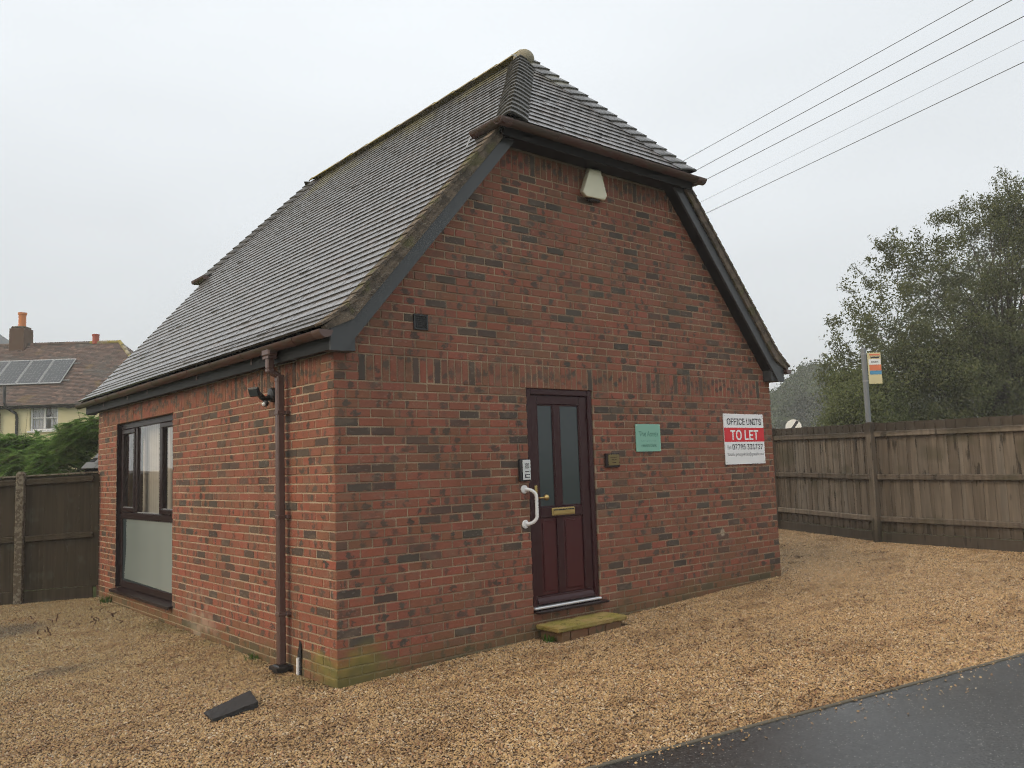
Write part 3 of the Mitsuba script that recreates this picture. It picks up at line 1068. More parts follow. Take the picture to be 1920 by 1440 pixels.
# ridge tiles
yr = HA - .05
k = 0
while yr < HB + .05:
    L = .44
    mb = MB()
    a = np.linspace(-1.12, 1.12, 9)
    r0, zc = .106, RT(CX) - .038
    for (y, rr) in ((yr, r0 + .006 + rng.normal(0, .002)), (min(yr + L, HB + .06), r0 - .002)):
        for r in (rr, rr - .016):
            mb.v.append(np.column_stack([CX + np.sin(a) * r, np.full(9, y), zc + np.cos(a) * r]))
            mb.u.append(np.full((9, 2), .5))
    q = np.arange(8)
    F = np.vstack([np.stack([q, q + 1, 18 + q + 1, 18 + q], 1), np.stack([9 + q, 9 + q + 1, q + 1, q], 1), np.stack([18 + q, 18 + q + 1, 27 + q + 1, 27 + q], 1)])
    F = np.vstack([F[:, [0, 1, 2]], F[:, [0, 2, 3]]])
    mb.f.append(F)
    mb.n = 36
    put('ridge_tile', mb, LICHEN, ROOF)
    if k == 0:
        cap = MB()
        cap.lathe((CX, HA - .17, zc - .008), (0, 1, 0), [(0, .002), (.008, .04), (.030, .080), (.065, .106), (.11, .117), (.17, .114), (.20, .10)], 18)
        put('ridge_mortar', cap, CAPM, ROOF, smooth=60)
    yr += L - .005
    k += 1

# --- verges: mossy mortar bed and the dull, lichened outer half tiles
for mirror in (False, True):
    for (yv, sgn) in ((Y0, 1), (Y1, -1)):
        zz = ZH - .03
        lineT = [(XE + .02, ZE - .004), (XK, RT(XK) - .012), ((zz - 2.92) / 1.147, zz)]
        th = .098
        lineB = [((zz - 2.92) / 1.147 + .02, zz - th * 1.2), (XK + .03, RT(XK) - .012 - th * 1.15), (XE + .04, ZE - .035)]
        pts = [(x, yv + .012 * sgn, z) for x, z in lineT + lineB]
        if mirror:
            pts = [(LX - x, y, z) for x, y, z in pts]
        mv = MB().prism(pts, (0, .055 * sgn, 0))
        mm, _ = mv.get()
        mm = trimesh.Trimesh(*trimesh.remesh.subdivide_to_size(mm.vertices, mm.faces, .06), process=True)
        dv = (meshkit.fbm(mm.vertices * 22, 3) - .5) * .022
        mm.vertices[:, 1] -= dv * sgn
        put('verge_mortar', mm, MOSSTILE, ROOF, smooth=40)

# --- bargeboards, fascias, soffits
for nm_, yb, dy, ysof in (('near', -.15, .025, -.125), ('far', LY + .15 + .1, -.025, LY)):
    for mirror in (False, True):
        zt = 4.74
        xi = lambda z: (z - 2.60) / 1.147
        pts = [(-.10, 2.605), (.02, 2.605), (xi(zt), zt), (xi(zt) - .165, zt), (.16, 2.79 + 1.147 * .16 + .02), (.02, 2.90), (-.10, 2.80)]
        pts3 = [((LX - x) if mirror else x, yb, z) for x, z in pts]
        put('bargeboard', MB().prism(pts3, (0, dy, 0)), GREYPAINT, ANNEX)
        # sloping soffit behind the board, and the box end at the eaves
        a, b = np.array([.03, 0, 2.625]), np.array([xi(zt), 0, zt + .01])
        nrm = np.array([-1.147 * sl, 0, sl]) * .015
        ys0, ys1 = (yb + dy, .004) if nm_ == 'near' else (LY - .004, yb + dy)
        q = [a, b, b + nrm, a + nrm]
        q3 = [((LX - p[0]) if mirror else p[0], ys0, p[2]) for p in q]
        sof = MB().prism(q3, (0, ys1 - ys0, 0))
        put('soffit', sof, BLACKPAINT, ANNEX)
        if nm_ == 'near':
            xa, xb = (.012, .132) if not mirror else (LX - .132, LX - .012)
            put('eaves_box', MB().span((xa, -.1235, 2.612), (xb, -.002, 2.76), .003).span((min(xa, xb) - (.10 if not mirror else -.12) * 1, -.1235, 2.612), ((xa - .002) if not mirror else xb + .1, .02, 2.70), .003), GREYPAINT, ANNEX)
for mirror in (False, True):
    x0, x1 = -.10, -.078
    lo, hi = (x0, -.123, 2.612), (x1, Y1 - .02, 2.785)
    so, sh = (-.0765, -.0, 2.622), (.002, Y1 - .03, 2.634)
    if mirror:
        lo, hi, so, sh = (LX - lo[0], *lo[1:]), (LX - hi[0], *hi[1:]), (LX - so[0], *so[1:]), (LX - sh[0], *sh[1:])
    put('fascia', MB().span(lo, hi), SHADEDFASCIA, ANNEX)
    put('soffit', MB().span(so, sh), BLACKPAINT, ANNEX)
# half-hip eaves: fascia and soffit
for (ya, yb, yw) in ((-.235, -.213, .003), (HE1 - .09, HE1 - .068, LY - .01)):
    s = 1 if ya < 0 else -1
    put('fascia', MB().span((XH - .05, ya, 4.715), (LX - XH + .05, yb, 4.852)), BLACKPAINT, ANNEX)
    put('soffit', MB().span((XH + .06, yb if s > 0 else yw, 4.735), (LX - XH - .06, yw if s > 0 else ya, 4.75)), BLACKPAINT, ANNEX)
    for xx in (XH - .05, LX - XH + .05):
        put('fascia', MB().span((xx - .011, yb + .002 if s > 0 else ya - .40, 4.75), (xx + .011, yb + .42 if s > 0 else ya - .002, 4.852)), BLACKPAINT, ANNEX)


# --- gutters: half-round brown plastic
def gutter_run(a, b, r=.056, wall=.003, n=10):
    a, b = np.asarray(a, float), np.asarray(b, float)
    d = unit(b - a)
    s = np.cross(Z, d)
    th = np.linspace(math.pi * 1.0, math.pi * 2.0, n)
    ring = [s * math.cos(q) * r + Z * math.sin(q) * r for q in th] + [s * math.cos(q) * (r - wall) + Z * math.sin(q) * (r - wall) for q in th[::-1]]
    ring = np.array(ring)
    k = np.arange(2 * n)
    V = np.vstack([ring + a, ring + b])
    F = np.stack([k, (k + 1) % (2 * n), (k + 1) % (2 * n) + 2 * n, k + 2 * n], 1)
    caps = [[i, i + 1, 2 * n - 2 - i, 2 * n - 1 - i] for i in range(n - 1)]
    caps2 = [[x + 2 * n for x in c[::-1]] for c in caps]
    mb = MB()
    F = np.vstack([F, caps, caps2])
    mb.add(V, F[:, ::-1])
    return mb


def stop_end(c, d, r=.058, t=.006):
    d = unit(d)
    s = np.cross(Z, d)
    th = np.linspace(math.pi, 2 * math.pi, 12)
    return MB().prism([np.asarray(c) + s * math.cos(q) * r + Z * math.sin(q) * r for q in th], d * t)


GY0, GY1 = -.185, 7.40
for mirror in (False, True):
    gx_ = -.160 if not mirror else LX + .160
    zt0, zt1 = 2.757, 2.757
    gk = put('gutter', gutter_run((gx_, GY0, zt0), (gx_, GY1, zt1)), GUTTERM, ANNEX, smooth=40)
    for yy in (GY0, GY1):
        put('stop_end', stop_end((gx_, yy - (.005 if yy < 0 else 0), 2.757), (0, 1, 0)), PVC, gk, smooth=30)
    if not mirror:
        put('end_socket', gutter_run((gx_, GY0 - .004, 2.757), (gx_, GY0 + .13, 2.757), .0605, .004), PVC, gk, smooth=40)
    for yy in ((.30, 2.1, 3.9, 5.7) if not mirror else (1.5,)):
        put('union', gutter_run((gx_, yy, 2.757), (gx_, yy + .11, 2.757), .0605, .004), GUTTERM, gk, smooth=40)
    for yy in (1.35, 2.75, 4.4, 5.2, 6.3):
        put('bracket', gutter_run((gx_, yy, 2.757), (gx_, yy + .035, 2.757), .0600, .004).span((-.106 if not mirror else LX + .101, yy, 2.66), (-.101 if not mirror else LX + .106, yy + .035, 2.735)), GUTTERM, gk, smooth=40)
for (yg, sg, ret) in ((-.298, 1, .12), (HE1 + .04, -1, HE1 - .42)):
    gk = put('gutter', gutter_run((XH - .155, yg, 4.835), (LX - XH + .155, yg, 4.835)), GUTTERM, ANNEX, smooth=40)
    for xg in (XH - .118, LX - XH + .118):
        put('gutter_return', gutter_run((xg, yg - .05 * sg, 4.8355), (xg, ret, 4.8355), .0565), GUTTERM, gk, smooth=40)
        put('stop_end', stop_end((xg, ret, 4.835), (0, sg, 0)), PVC, gk, smooth=30)
    put('corner_cover', gutter_run((XH - .17, yg, 4.835), (XH - .03, yg, 4.835), .0605, .004), PVC, gk, smooth=40)
    put('corner_cover', gutter_run((LX - XH + .03, yg, 4.835), (LX - XH + .17, yg, 4.835), .0605, .004), PVC, gk, smooth=40)
    for xx in (2.25, 3.1, 3.85):
        put('bracket', gutter_run((xx, yg, 4.835), (xx + .03, yg, 4.835), .0600, .004), GUTTERM, gk, smooth=40)
    if sg == 1:
        put('bracket', MB().beam((XH - .118, ret + .012, 4.875), (XH - .118 - .09, ret + .012, 4.875 - .20), .022, .004), GALV, gk)

# --- downpipe with its running outlet
dpx, dpy = -.072, .838
DP = put('downpipe', MB().span((dpx - .0325, dpy - .0325, .075), (dpx + .0325, dpy + .0325, 2.495), .010), PVC, ANNEX, smooth=20)
put('outlet', MB().span((-.205, .765, 2.672), (-.115, .915, 2.735), .012).prism([(-.2, .78, 2.67), (-.12, .78, 2.67), (-.12, .90, 2.67), (-.2, .90, 2.67)], (0, 0, -.02)).span((-.1925, .8055, 2.560), (-.1275, .8705, 2.66), .010), PVC, DP, smooth=20)
put('offset_bend', MB().span((-.194, .806, 2.525), (-.126, .870, 2.575), .014).beam((-.168, dpy, 2.545), (dpx + .002, dpy, 2.500), .060, .050, .012).span((dpx - .0355, dpy - .0355, 2.45), (dpx + .0355, dpy + .0355, 2.515), .01), PVC, DP, smooth=20)
for zz in (2.17, 1.28, .47):
    put('clip', MB().span((dpx - .036, dpy - .036, zz), (dpx + .036, dpy + .036, zz + .035), .004).span((-.036, dpy - .055, zz + .003), (.0, dpy + .055, zz + .032), .003), PVC, DP)
put('drain_adaptor', MB().span((dpx - .058, dpy - .060, -.01), (dpx + .058, dpy + .060, .075), .012).prism([(dpx - .075, dpy - .08, .035), (dpx + .075, dpy - .08, .035), (dpx + .075, dpy + .08, .035), (dpx - .075, dpy + .08, .035)], (0, 0, .03)), BLACKPLASTIC, DP)

# --- the window in the side wall: three lights above, one frosted pane below
WN = put('window', MB().span((.062, WIN[0] + .003, WIN[3] - .075), (.135, WIN[1] - .003, WIN[3] - .002), .005), FRAMEPVC, ANNEX)
fr = MB()
y0, y1, zb, zt = WIN[0] + .003, WIN[1] - .003, .262, WIN[3] - .077
fr.span((.062, y0, zb), (.135, y0 + .065, zt), .005).span((.062, y1 - .065, zb), (.135, y1, zt), .005)
fr.span((.064, y0 + .067, zb), (.135, y1 - .067, zb + .085), .005)
put('frame', fr, FRAMEPVC, WN)
put('transom', MB().span((.060, y0 + .067, 1.150), (.135, y1 - .067, 1.232), .005), FRAMEPVC, WN)
MUL = [(4.395, 4.475), (5.345, 5.425)]
for a, b in MUL:
    put('mullion', MB().span((.061, a, 1.234), (.135, b, zt - .002), .005), FRAMEPVC, WN)
bays = [(y0 + .067, MUL[0][0]), (MUL[0][1], MUL[1][0]), (MUL[1][1], y1 - .067)]
for k, (a, b) in enumerate(bays):
    z0, z1 = 1.234, zt - .002
    if k != 1:
        w = .062
        sa = MB().span((.050, a + .004, z0 + .004), (.105, b - .004, z0 + w), .006).span((.050, a + .004, z1 - w), (.105, b - .004, z1 - .004), .006)
        sa.span((.050, a + .004, z0 + w + .001), (.105, a + w, z1 - w - .001), .006).span((.050, b - w, z0 + w + .001), (.105, b - .004, z1 - w - .001), .006)
        sk = put('casement', sa, FRAMEPVC, WN)
        g0 = (a + w - .008, b - w + .008, z0 + w - .008, z1 - w + .008)
        put('bead', MB().span((.058, a + w, z0 + w), (.07, b - w, z0 + w + .010), .002), GALV, WN)
    else:
        g0 = (a - .004, b + .004, z0 - .004, z1 + .004)
        put('bead', MB().span((.066, a, z0 + .001), (.078, b, z0 + .014), .002), GALV, WN)
    pane = np.array([[.082, g0[0], g0[2]], [.082, g0[1], g0[2]], [.082, g0[1], g0[3]], [.082, g0[0], g0[3]]])
    put('pane', trimesh.Trimesh(pane, [[0, 2, 1], [0, 3, 2]], process=False), GLASS, WN)
    if k == 0:
        put('handle', MB().tube([(.105, a + .30, 1.60), (.135, a + .30, 1.60), (.140, a + .30, 1.64), (.140, a + .29, 1.71), (.138, a + .27, 1.74)], .011, 8), GALV, WN, smooth=40)
put('pane', MB().span((.080, y0 + .06, zb + .08), (.088, y1 - .06, 1.156), .001), OBSCURE, WN, label='lower window pane under a frosted film')
fe = [(y0 + .066, zb + .086)] + [(y1 - .20 - .02 * (k % 2) + .06 * (k < 2), zb + .086 + .03 * (k < 1) + k * .16) for k in range(6)] + [(y1 - .15, 1.149), (y0 + .066, 1.149)]
put('frosted_film', MB().prism([(.0792, y, z) for y, z in fe], (-.0008, 0, 0)), FROST, WN)
put('blind', MB().span((.20, y0 + .03, 1.16), (.212, y1 - .02, 2.36), .003), BLIND, WN)
put('dark_jamb_strip', MB().span((.010, y1 + .001, .262), (.16, WIN[1] + .003, WIN[3]), .001), FRAMEPVC, WN)  # dark strip set along the far jamb of the opening
put('sill', MB().prism([(-.055, WIN[0] - .035, .222), (.14, WIN[0] - .035, .235), (.14, WIN[0] - .035, .262), (-.055, WIN[0] - .035, .240)], (0, WIN[1] - WIN[0] + .07, 0)).span((-.06, WIN[0] - .036, .208), (-.045, WIN[1] + .036, .2395), .003), FRAMEPVC, WN)
# the strip of floor and wall seen past the blind stays in the room

# --- the front door
DR = put('door', MB().span((DOOR[0] + .064, .030, .362), (DOOR[1] - .064, .075, .44), .004), DOORPVC, ANNEX)
fy0, fy1 = .012, .095
fm = MB().span((DOOR[0] + .002, fy0, .356), (DOOR[0] + .060, fy1, DOOR[3] - .002), .006).span((DOOR[1] - .060, fy0, .356), (DOOR[1] - .002, fy1, DOOR[3] - .002), .006).span((DOOR[0] + .062, fy0, DOOR[3] - .060), (DOOR[1] - .062, fy1, DOOR[3] - .002), .006)
put('frame', fm, DOORPVC, DR)
lx0, lx1, ly0, ly1 = DOOR[0] + .064, DOOR[1] - .064, .030, .075
mx0, mx1 = 2.385, 2.468
G1, G2 = (lx0 + .085, mx0), (mx1, lx1 - .105)
lf = MB()
lf.span((lx0, ly0, .442), (lx0 + .085, ly1, 2.336), .004).span((lx1 - .105, ly0, .442), (lx1, ly1, 2.336), .004)
lf.span((lx0 + .087, ly0, 2.252), (lx1 - .107, ly1, 2.336), .004).span((lx0 + .087, ly0, 1.165), (lx1 - .107, ly1, 1.262), .004)
lf.span((mx0, ly0, 1.264), (mx1, ly1, 2.250), .004).span((mx0, ly0, .442), (mx1, ly1, 1.163), .004)
put('stile', lf, DOORPVC, DR)
for a, b in (G1, G2):
    put('pane', MB().span((a + .002, .046, 1.264), (b - .002, .056, 2.250), .001), OBSCURE, DR, label='obscured grey blue door glass')
    gb = MB()
    for (lo, hi) in (((a, .034, 1.2635), (b, .047, 1.2755)), ((a, .034, 2.238), (b, .047, 2.250)), ((a, .034, 1.277), (a + .012, .047, 2.237)), ((b - .012, .034, 1.277), (b, .047, 2.237))):
        gb.span(lo, hi, .004)
    put('glazing_bead', gb, DOORPVC, DR)
    put('panel', MB().span((a + .001, .047, .443), (b - .001, .066, 1.162), .002), DOORPANEL, DR)
    put('raised_panel', MB().span((a + .030, .036, .476), (b - .030, .0468, 1.130), .009), DOORPANEL, DR)
put('weatherboard', MB().prism([(lx0 + .01, .030, .372), (lx0 + .01, .008, .372), (lx0 + .01, .012, .395), (lx0 + .01, .030, .425)], (lx1 - lx0 - .02, 0, 0)), DOORPVC, DR)
put('threshold', MB().span((DOOR[0] + .002, -.022, .330), (DOOR[1] - .002, .09, .352), .006), SILVER, DR)
put('sill', MB().prism([(DOOR[0] - .0, -.075, .300), (DOOR[0] - .0, .09, .305), (DOOR[0] - .0, .09, .328), (DOOR[0] - .0, -.075, .318)], (DOOR[1] - DOOR[0] + .045, 0, 0)), FRAMEPVC, DR)
lp = MB().span((2.315, .018, 1.178), (2.620, .030, 1.252), .005).span((2.335, .011, 1.188), (2.600, .019, 1.228), .004)
lb = put('letterbox', lp, BRASS, DR)
put('slot', MB().span((2.333, .012, 1.2285), (2.602, .0175, 1.238), .001), BLACKPLASTIC, lb[:0] + DR)
hp = MB().span((2.106, .018, 1.245), (2.140, .030, 1.475), .009)
hp.lathe((2.123, .018, 1.355), (0, -1, 0), [(-.004, .014), (.03, .011), (.034, .012)], 14)
hp.tube([(2.123, -.018, 1.357), (2.15, -.024, 1.358), (2.175, -.026, 1.358)], .0085, 10)
sph = trimesh.creation.icosphere(3, .030)
hp.add(sph.vertices * [1, .9, 1] + [2.205, -.026, 1.359], sph.faces)
put('handle', hp, BRASS, DR, smooth=35)
hg = MB()
for zz in (2.1, 1.4, .62):
    hg.span((DOOR[1] - .072, .006, zz), (DOOR[1] - .054, .016, zz + .09), .004)
put('hinge', hg, DOORPVC, DR)

# --- doorstep
ST = thing('doorstep', 'mossy stone slab doorstep on two red bricks below the door', 'step')
sv = MB().span((2.035, -.315, .158), (2.935, -.002, .205), .010)
smm, _ = sv.get()
smm = trimesh.Trimesh(*trimesh.remesh.subdivide_to_size(smm.vertices, smm.faces, .05), process=True)
smm.vertices += (meshkit.fbm(smm.vertices * 14, 3)[:, None] - .5) * np.array([.004, .022, .010])
put('slab', smm, MOSSSTONE, ST, smooth=50)
for k, (a, b) in enumerate(((2.095, 2.195), (2.207, 2.42), (2.432, 2.645), (2.657, 2.87))):
    brick_id[0] += 1
    v, f = cbox((b - a, .10, .125), .004)
    uv = np.column_stack([brick_id[0] + .5 + v[:, 0] / (b - a) * .9, .5 + v[:, 2] / .125 * .9])
    put('brick', trimesh.Trimesh(v + [(a + b) / 2, -.245, .095], f, process=False), BRICK, ST, uv=uv)
brick_id[0] += 1
v, f = cbox((.10, .19, .125), .004)
put('brick', trimesh.Trimesh(v + [2.145, -.097, .095], f, process=False), BRICK, ST, uv=np.column_stack([brick_id[0] + .5 + v[:, 1] / .19 * .9, .5 + v[:, 2] / .125 * .9]))
put('core', MB().span((2.2, -.19, .0), (2.86, -.003, .157)), MORTAR, ST)

# ------------------------------------------------------------------ things fixed to the walls
AB = thing('alarm_box', 'cream trapezoid alarm siren box high under the gable soffit', 'alarm box')
face = [(2.921, 4.690), (3.083, 4.700), (3.160, 4.455), (3.118, 4.405), (2.858, 4.398), (2.812, 4.435)]
cen = np.mean(face, 0)
rings = []
for yy, s in ((-.003, 1.10), (-.070, 1.06), (-.088, 1.0), (-.092, .93)):
    rings.append(np.array([[cen[0] + .052 * (1 if yy > -.01 else .25 if yy > -.08 else 0) + (x - cen[0]) * s, yy, cen[1] + .035 * (1 if yy > -.01 else .25 if yy > -.08 else 0) + (z - cen[1]) * s] for x, z in face]))
V = np.vstack(rings + [rings[-1].mean(0, keepdims=True)])
q = np.arange(6)
F = np.vstack([np.stack([r * 6 + q, (r + 1) * 6 + q, (r + 1) * 6 + (q + 1) % 6], 1) for r in range(3)] + [np.stack([r * 6 + q, (r + 1) * 6 + (q + 1) % 6, r * 6 + (q + 1) % 6], 1) for r in range(3)] + [np.stack([18 + q, q * 0 + 24, 18 + (q + 1) % 6], 1)])
put('cover', trimesh.Trimesh(V, F[:, ::-1], process=False), CREAMBOX, AB)
put('strobe', MB().span((2.93, -.065, 4.375), (3.09, -.01, 4.402), .01), BLACKPLASTIC, AB)

VT = thing('wall_vent', 'small square black vent grille on the gable left of centre', 'vent')
vm = MB()
a, b, c, d = .765, .912, 2.856, 2.994
vm.span((a, -.016, c), (a + .018, .004, d), .004).span((b - .018, -.016, c), (b, .004, d), .004).span((a + .0185, -.016, c), (b - .0185, .004, c + .018), .004).span((a + .0185, -.016, d - .018), (b - .0185, .004, d), .004)
put('surround', vm, BLACKPLASTIC, VT)
put('backing', MB().span((a + .017, -.003, c + .017), (b - .017, .003, d - .017), .001), BLACKPLASTIC, VT)
for k in range(5):
    put('louvre', MB().box(((a + b) / 2, -.008, c + .030 + k * .019), (b - a - .04, .014, .003), .001, trimesh.transformations.rotation_matrix(.6, X)[:3, :3]), BLACKPLASTIC, VT)

KP = thing('door_entry_panel', 'silver entry intercom on black backing box left of the door', 'intercom')
put('backing_box', MB().span((1.885, -.040, 1.522), (2.005, -.001, 1.725), .006), BLACKPLASTIC, KP)
put('faceplate', MB().span((1.908, -.050, 1.532), (2.002, -.0405, 1.718), .004), SILVER, KP)
for k in range(5):
    put('speaker_slot', MB().span((1.930, -.0525, 1.640 + k * .010), (1.980, -.0505, 1.645 + k * .010), .0008), INK, KP)
put('name_strip', MB().span((1.930, -.0525, 1.605), (1.982, -.0505, 1.615), .0008), GREYINK, KP)
put('call_button', MB().span((1.928, -.0525, 1.552), (1.986, -.0505, 1.586), .0009), INK, KP)
put('button_face', MB().span((1.940, -.056, 1.560), (1.986, -.0527, 1.578), .002), SILVER, KP)

GR = thing('grab_rail', 'white curved grab rail fixed beside the door handle', 'grab rail')
gx0 = 1.955
th = np.linspace(0, 1, 12)
arc1 = [(gx0 + .0 + .085 * math.sin(q * math.pi / 2), -.01 - .062 * math.sin(q * math.pi / 2) ** .8, 1.445 - .075 * (1 - math.cos(q * math.pi / 2))) for q in th]
arc2 = [(gx0 + .005 + .080 * math.sin(q * math.pi / 2), -.01 - .062 * math.sin(q * math.pi / 2) ** .8, 1.125 + .075 * (1 - math.cos(q * math.pi / 2))) for q in th[::-1]]
put('bar', MB().tube(arc1 + arc2, .0165, 14), WHITE, GR, smooth=40)
for zz in (1.446, 1.124):
    put('flange', MB().lathe((gx0 - .004, -.001, zz), (0, -1, 0), [(0, .040), (.007, .040), (.012, .034), (.014, .002)], 22), WHITE, GR, smooth=30)
    put('screw', MB().lathe((gx0 + .010, -.014, zz - .018), (0, -1, 0), [(0, .006), (.003, .005), (.0035, .001)], 10), GALV, GR)

FL = thing('floodlight', 'black security floodlight with motion sensor left of the downpipe', 'floodlight')
put('wall_plate', MB().lathe((-.001, 1.095, 2.365), (-1, 0, 0), [(0, .066), (.03, .066), (.045, .058), (.052, .03), (.053, .002)], 24), BLACKPLASTIC, FL, smooth=35)
put('arm', MB().tube([(-.045, 1.10, 2.345), (-.085, 1.10, 2.325), (-.12, 1.085, 2.335), (-.16, 1.07, 2.37)], [.024, .024, .026, .022], 12), BLACKPLASTIC, FL, smooth=40)
hc = np.array([-.195, 1.085, 2.385])
hz = unit([-.75, -.38, -.35])
hx = unit(np.cross(Z, hz))
hy = np.cross(hz, hx)
R = np.stack([hx, hy, hz], 1)
put('lamp_head', MB().box(hc, (.115, .085, .026), .008, R).box(hc - hz * .02, (.07, .05, .022), .006, R), BLACKPLASTIC, FL)
put('lamp_glass', MB().box(hc + hz * .0165, (.092, .064, .003), .001, R), OBSCURE, FL)
put('sensor', MB().box((-.105, 1.055, 2.285), (.050, .052, .060), .016, trimesh.transformations.rotation_matrix(.4, Y)[:3, :3]), BLACKPLASTIC, FL)
put('sensor_lens', MB().lathe((-.128, 1.040, 2.275), (-.85, -.45, -.25), [(0, .018), (.008, .016), (.013, .010), (.014, .002)], 14), WHITE, FL, smooth=40)

PT = thing('white_pipe', 'short white plastic overflow pipe beside the downpipe foot', 'pipe')
put('tube', MB().tube([(-.022, .630, -.01), (-.022, .630, .150)], .0145, 12), WHITE, PT, smooth=40)
put('mouth', MB().lathe((-.022, .630, .1505), (0, 0, 1), [(0, .0115), (.0, .007), (-.03, .006), (-.03, .001)], 12), GALV, PT)
one('slate_sliver', 'dark pointed slate wedge leaning behind the short white pipe', 'slate', MB().prism([(-.006, .60, .0), (-.006, .67, .0), (-.006, .655, .16), (-.006, .615, .29), (-.006, .595, .24)], (-.008, 0, 0)), RUBBER)


def letters(text, height, origin, ax, up, nrm, width=None, bold=False, depth=.0015):
    tm = meshkit.text_mesh(text, height, depth, bold)
    v = tm.vertices.copy()
    if width:
        v[:, 0] *= width / (v[:, 0].max())
    P3 = np.asarray(origin, float) + v[:, :1] * np.asarray(ax) + v[:, 1:2] * np.asarray(up) + v[:, 2:3] * np.asarray(nrm)
    return trimesh.Trimesh(P3, tm.faces, process=False)


LT = thing('letting_sign', 'white and red to let sign board on the gable by its right corner', 'sign')
sx0, sx1, sz0, sz1 = 5.058, 5.860, 1.602, 2.200
put('board', MB().span((sx0, -.012, sz0), (sx1, -.003, sz1), .001), WHITESIGN, LT)
put('red_band', MB().span((sx0, -.0136, 1.868), (sx1, -.0121, 2.035), .0002), REDSIGN, LT)
put('lettering', letters('OFFICE UNITS', .072, (5.115, -.0121, 2.072), X, Z, -Y, .70, True), INK, LT)
put('lettering', letters('TO LET', .112, (5.165, -.0137, 1.892), X, Z, -Y, .575, True), WHITESIGN, LT)
put('lettering', letters('Tel:', .040, (5.100, -.0121, 1.782), X, Z, -Y, .075), GREYINK, LT)
put('lettering', letters('07795 331727', .062, (5.195, -.0121, 1.776), X, Z, -Y, .625, True), INK, LT)
put('lettering', letters('Email: jandgwhite@gmail.com', .036, (5.100, -.0121, 1.702), X, Z, -Y, .725), GREYINK, LT)
for xx in (sx0 + .025, sx1 - .025):
    for zz in (sz0 + .025, sz1 - .025):
        put('screw', MB().lathe((xx, -.012, zz), (0, -1, 0), [(0, .006), (.002, .005), (.0025, .001)], 8), GREYINK, LT)

GS = thing('clinic_sign', 'pale green square wall sign with dark green lettering right of door', 'sign')
put('board', MB().span((3.522, -.014, 1.774), (3.914, -.003, 2.066), .001), GREENSIGN, GS)
put('lettering', letters('The Annex', .052, (3.565, -.0141, 1.935), X, Z, -Y, .315), DARKGREEN, GS)
put('rule', MB().span((3.60, -.0150, 1.884), (3.84, -.0141, 1.887), .0002), DARKGREEN, GS)
put('lettering', letters('Health Clinic', .032, (3.600, -.0141, 1.822), X, Z, -Y, .245), DARKGREEN, GS)
for xx in (3.536, 3.900):
    for zz in (1.788, 2.052):
        put('stud', MB().lathe((xx, -.014, zz), (0, -1, 0), [(0, .006), (.003, .005), (.0035, .001)], 8), CREAMBOX, GS)

BP = thing('brass_plaque', 'small dull brass plaque on a dark wood mount right of door', 'plaque')
put('mount', MB().span((3.035, -.030, 1.618), (3.238, -.002, 1.762), .004), FRAMEPVC, BP)
put('plate', MB().span((3.068, -.034, 1.640), (3.228, -.0305, 1.750), .001), DULLBRASS, BP)
for k in range(3):
    put('engraving', MB().span((3.098 + .01 * k, -.0350, 1.718 - k * .026), (3.198 - .01 * k, -.0342, 1.724 - k * .026), .0002), DOORPVC, BP)

# a loose dark slab lying on the gravel
SLB = [(-.955, .195), (-.540, .372), (-.628, .015), (-.985, -.055)]
m = MB()
top = np.array([[x, y, gz(x, y) + h] for (x, y), h in zip(SLB, (.012, .040, .045, .020))])
bot = top.copy()
bot[:, 2] = [gz(x, y) + .001 for x, y in SLB]
m.add(np.vstack([bot, top]), [[3, 2, 1, 0], [4, 5, 6, 7], [0, 1, 5, 4], [1, 2, 6, 5], [2, 3, 7, 6], [3, 0, 4, 7]])
sm, _ = m.get()
sm.fix_normals()
sm = trimesh.Trimesh(*trimesh.remesh.subdivide_to_size(sm.vertices, sm.faces, .04), process=True)
sm.vertices += (meshkit.fbm(sm.vertices * 16, 3)[:, None] - .5) * .010
one('loose_slab', 'loose charcoal slab lying on the gravel left of the near corner', 'slab', sm, RUBBER, smooth=35)


# weeds at the foot of the wall
def tuft(x, y, n, h, spread, mat, key, label, cat):
    mb = MB()
    for _ in range(n):
        a = rng.uniform(0, 2 * np.pi)
        b = np.array([x + rng.normal(0, spread), y + rng.normal(0, spread), gz(x, y) - .005])
        d = np.array([math.cos(a), math.sin(a), 0])
        hh = h * rng.uniform(.5, 1.1)
        w = np.array([-d[1], d[0], 0]) * .004
        p1, p2 = b + d * hh * .25 + Z * hh * .7, b + d * hh * .6 + Z * hh
        mb.add([b - w, b + w, p1 + w * .8, p1 - w * .8, p2], [[0, 1, 2], [0, 2, 3], [3, 2, 4]])
    one(key, label, cat, mb, mat)


tuft(-.06, 6.20, 70, .10, .05, WEED, 'weed', 'green grass tuft at the wall foot left of the window', 'weed')
tuft(-.05, 1.46, 40, .06, .035, WEED, 'weed', 'tiny green weed at the side wall foot beside the downpipe', 'weed')
tuft(2.02, -.20, 40, .07, .03, WEED, 'weed', 'tiny green weed at the left end of the doorstep', 'weed')
mb = MB()
for _ in range(22):
    x, y = rng.uniform(-1.3, -.3), rng.uniform(4.4, 5.8)
    h = rng.uniform(.02, .07)
    b = np.array([x, y, gz(x, y)])
    mb.tube([b, b + [rng.normal(0, .02), rng.normal(0, .02), h * .6], b + [rng.normal(0, .03), rng.normal(0, .03), h]], [.008, .007, .003], 5)
put('dead_weeds', mb, DEADWEED, kind='stuff', label='dead brown weed stalks in the gravel before the window', category='weeds')
mb = MB()
LITTER = [(rng.uniform(-2, 8.5), rng.uniform(-3.6, 2.0), rng.uniform(.05, .45)) for _ in range(60)]
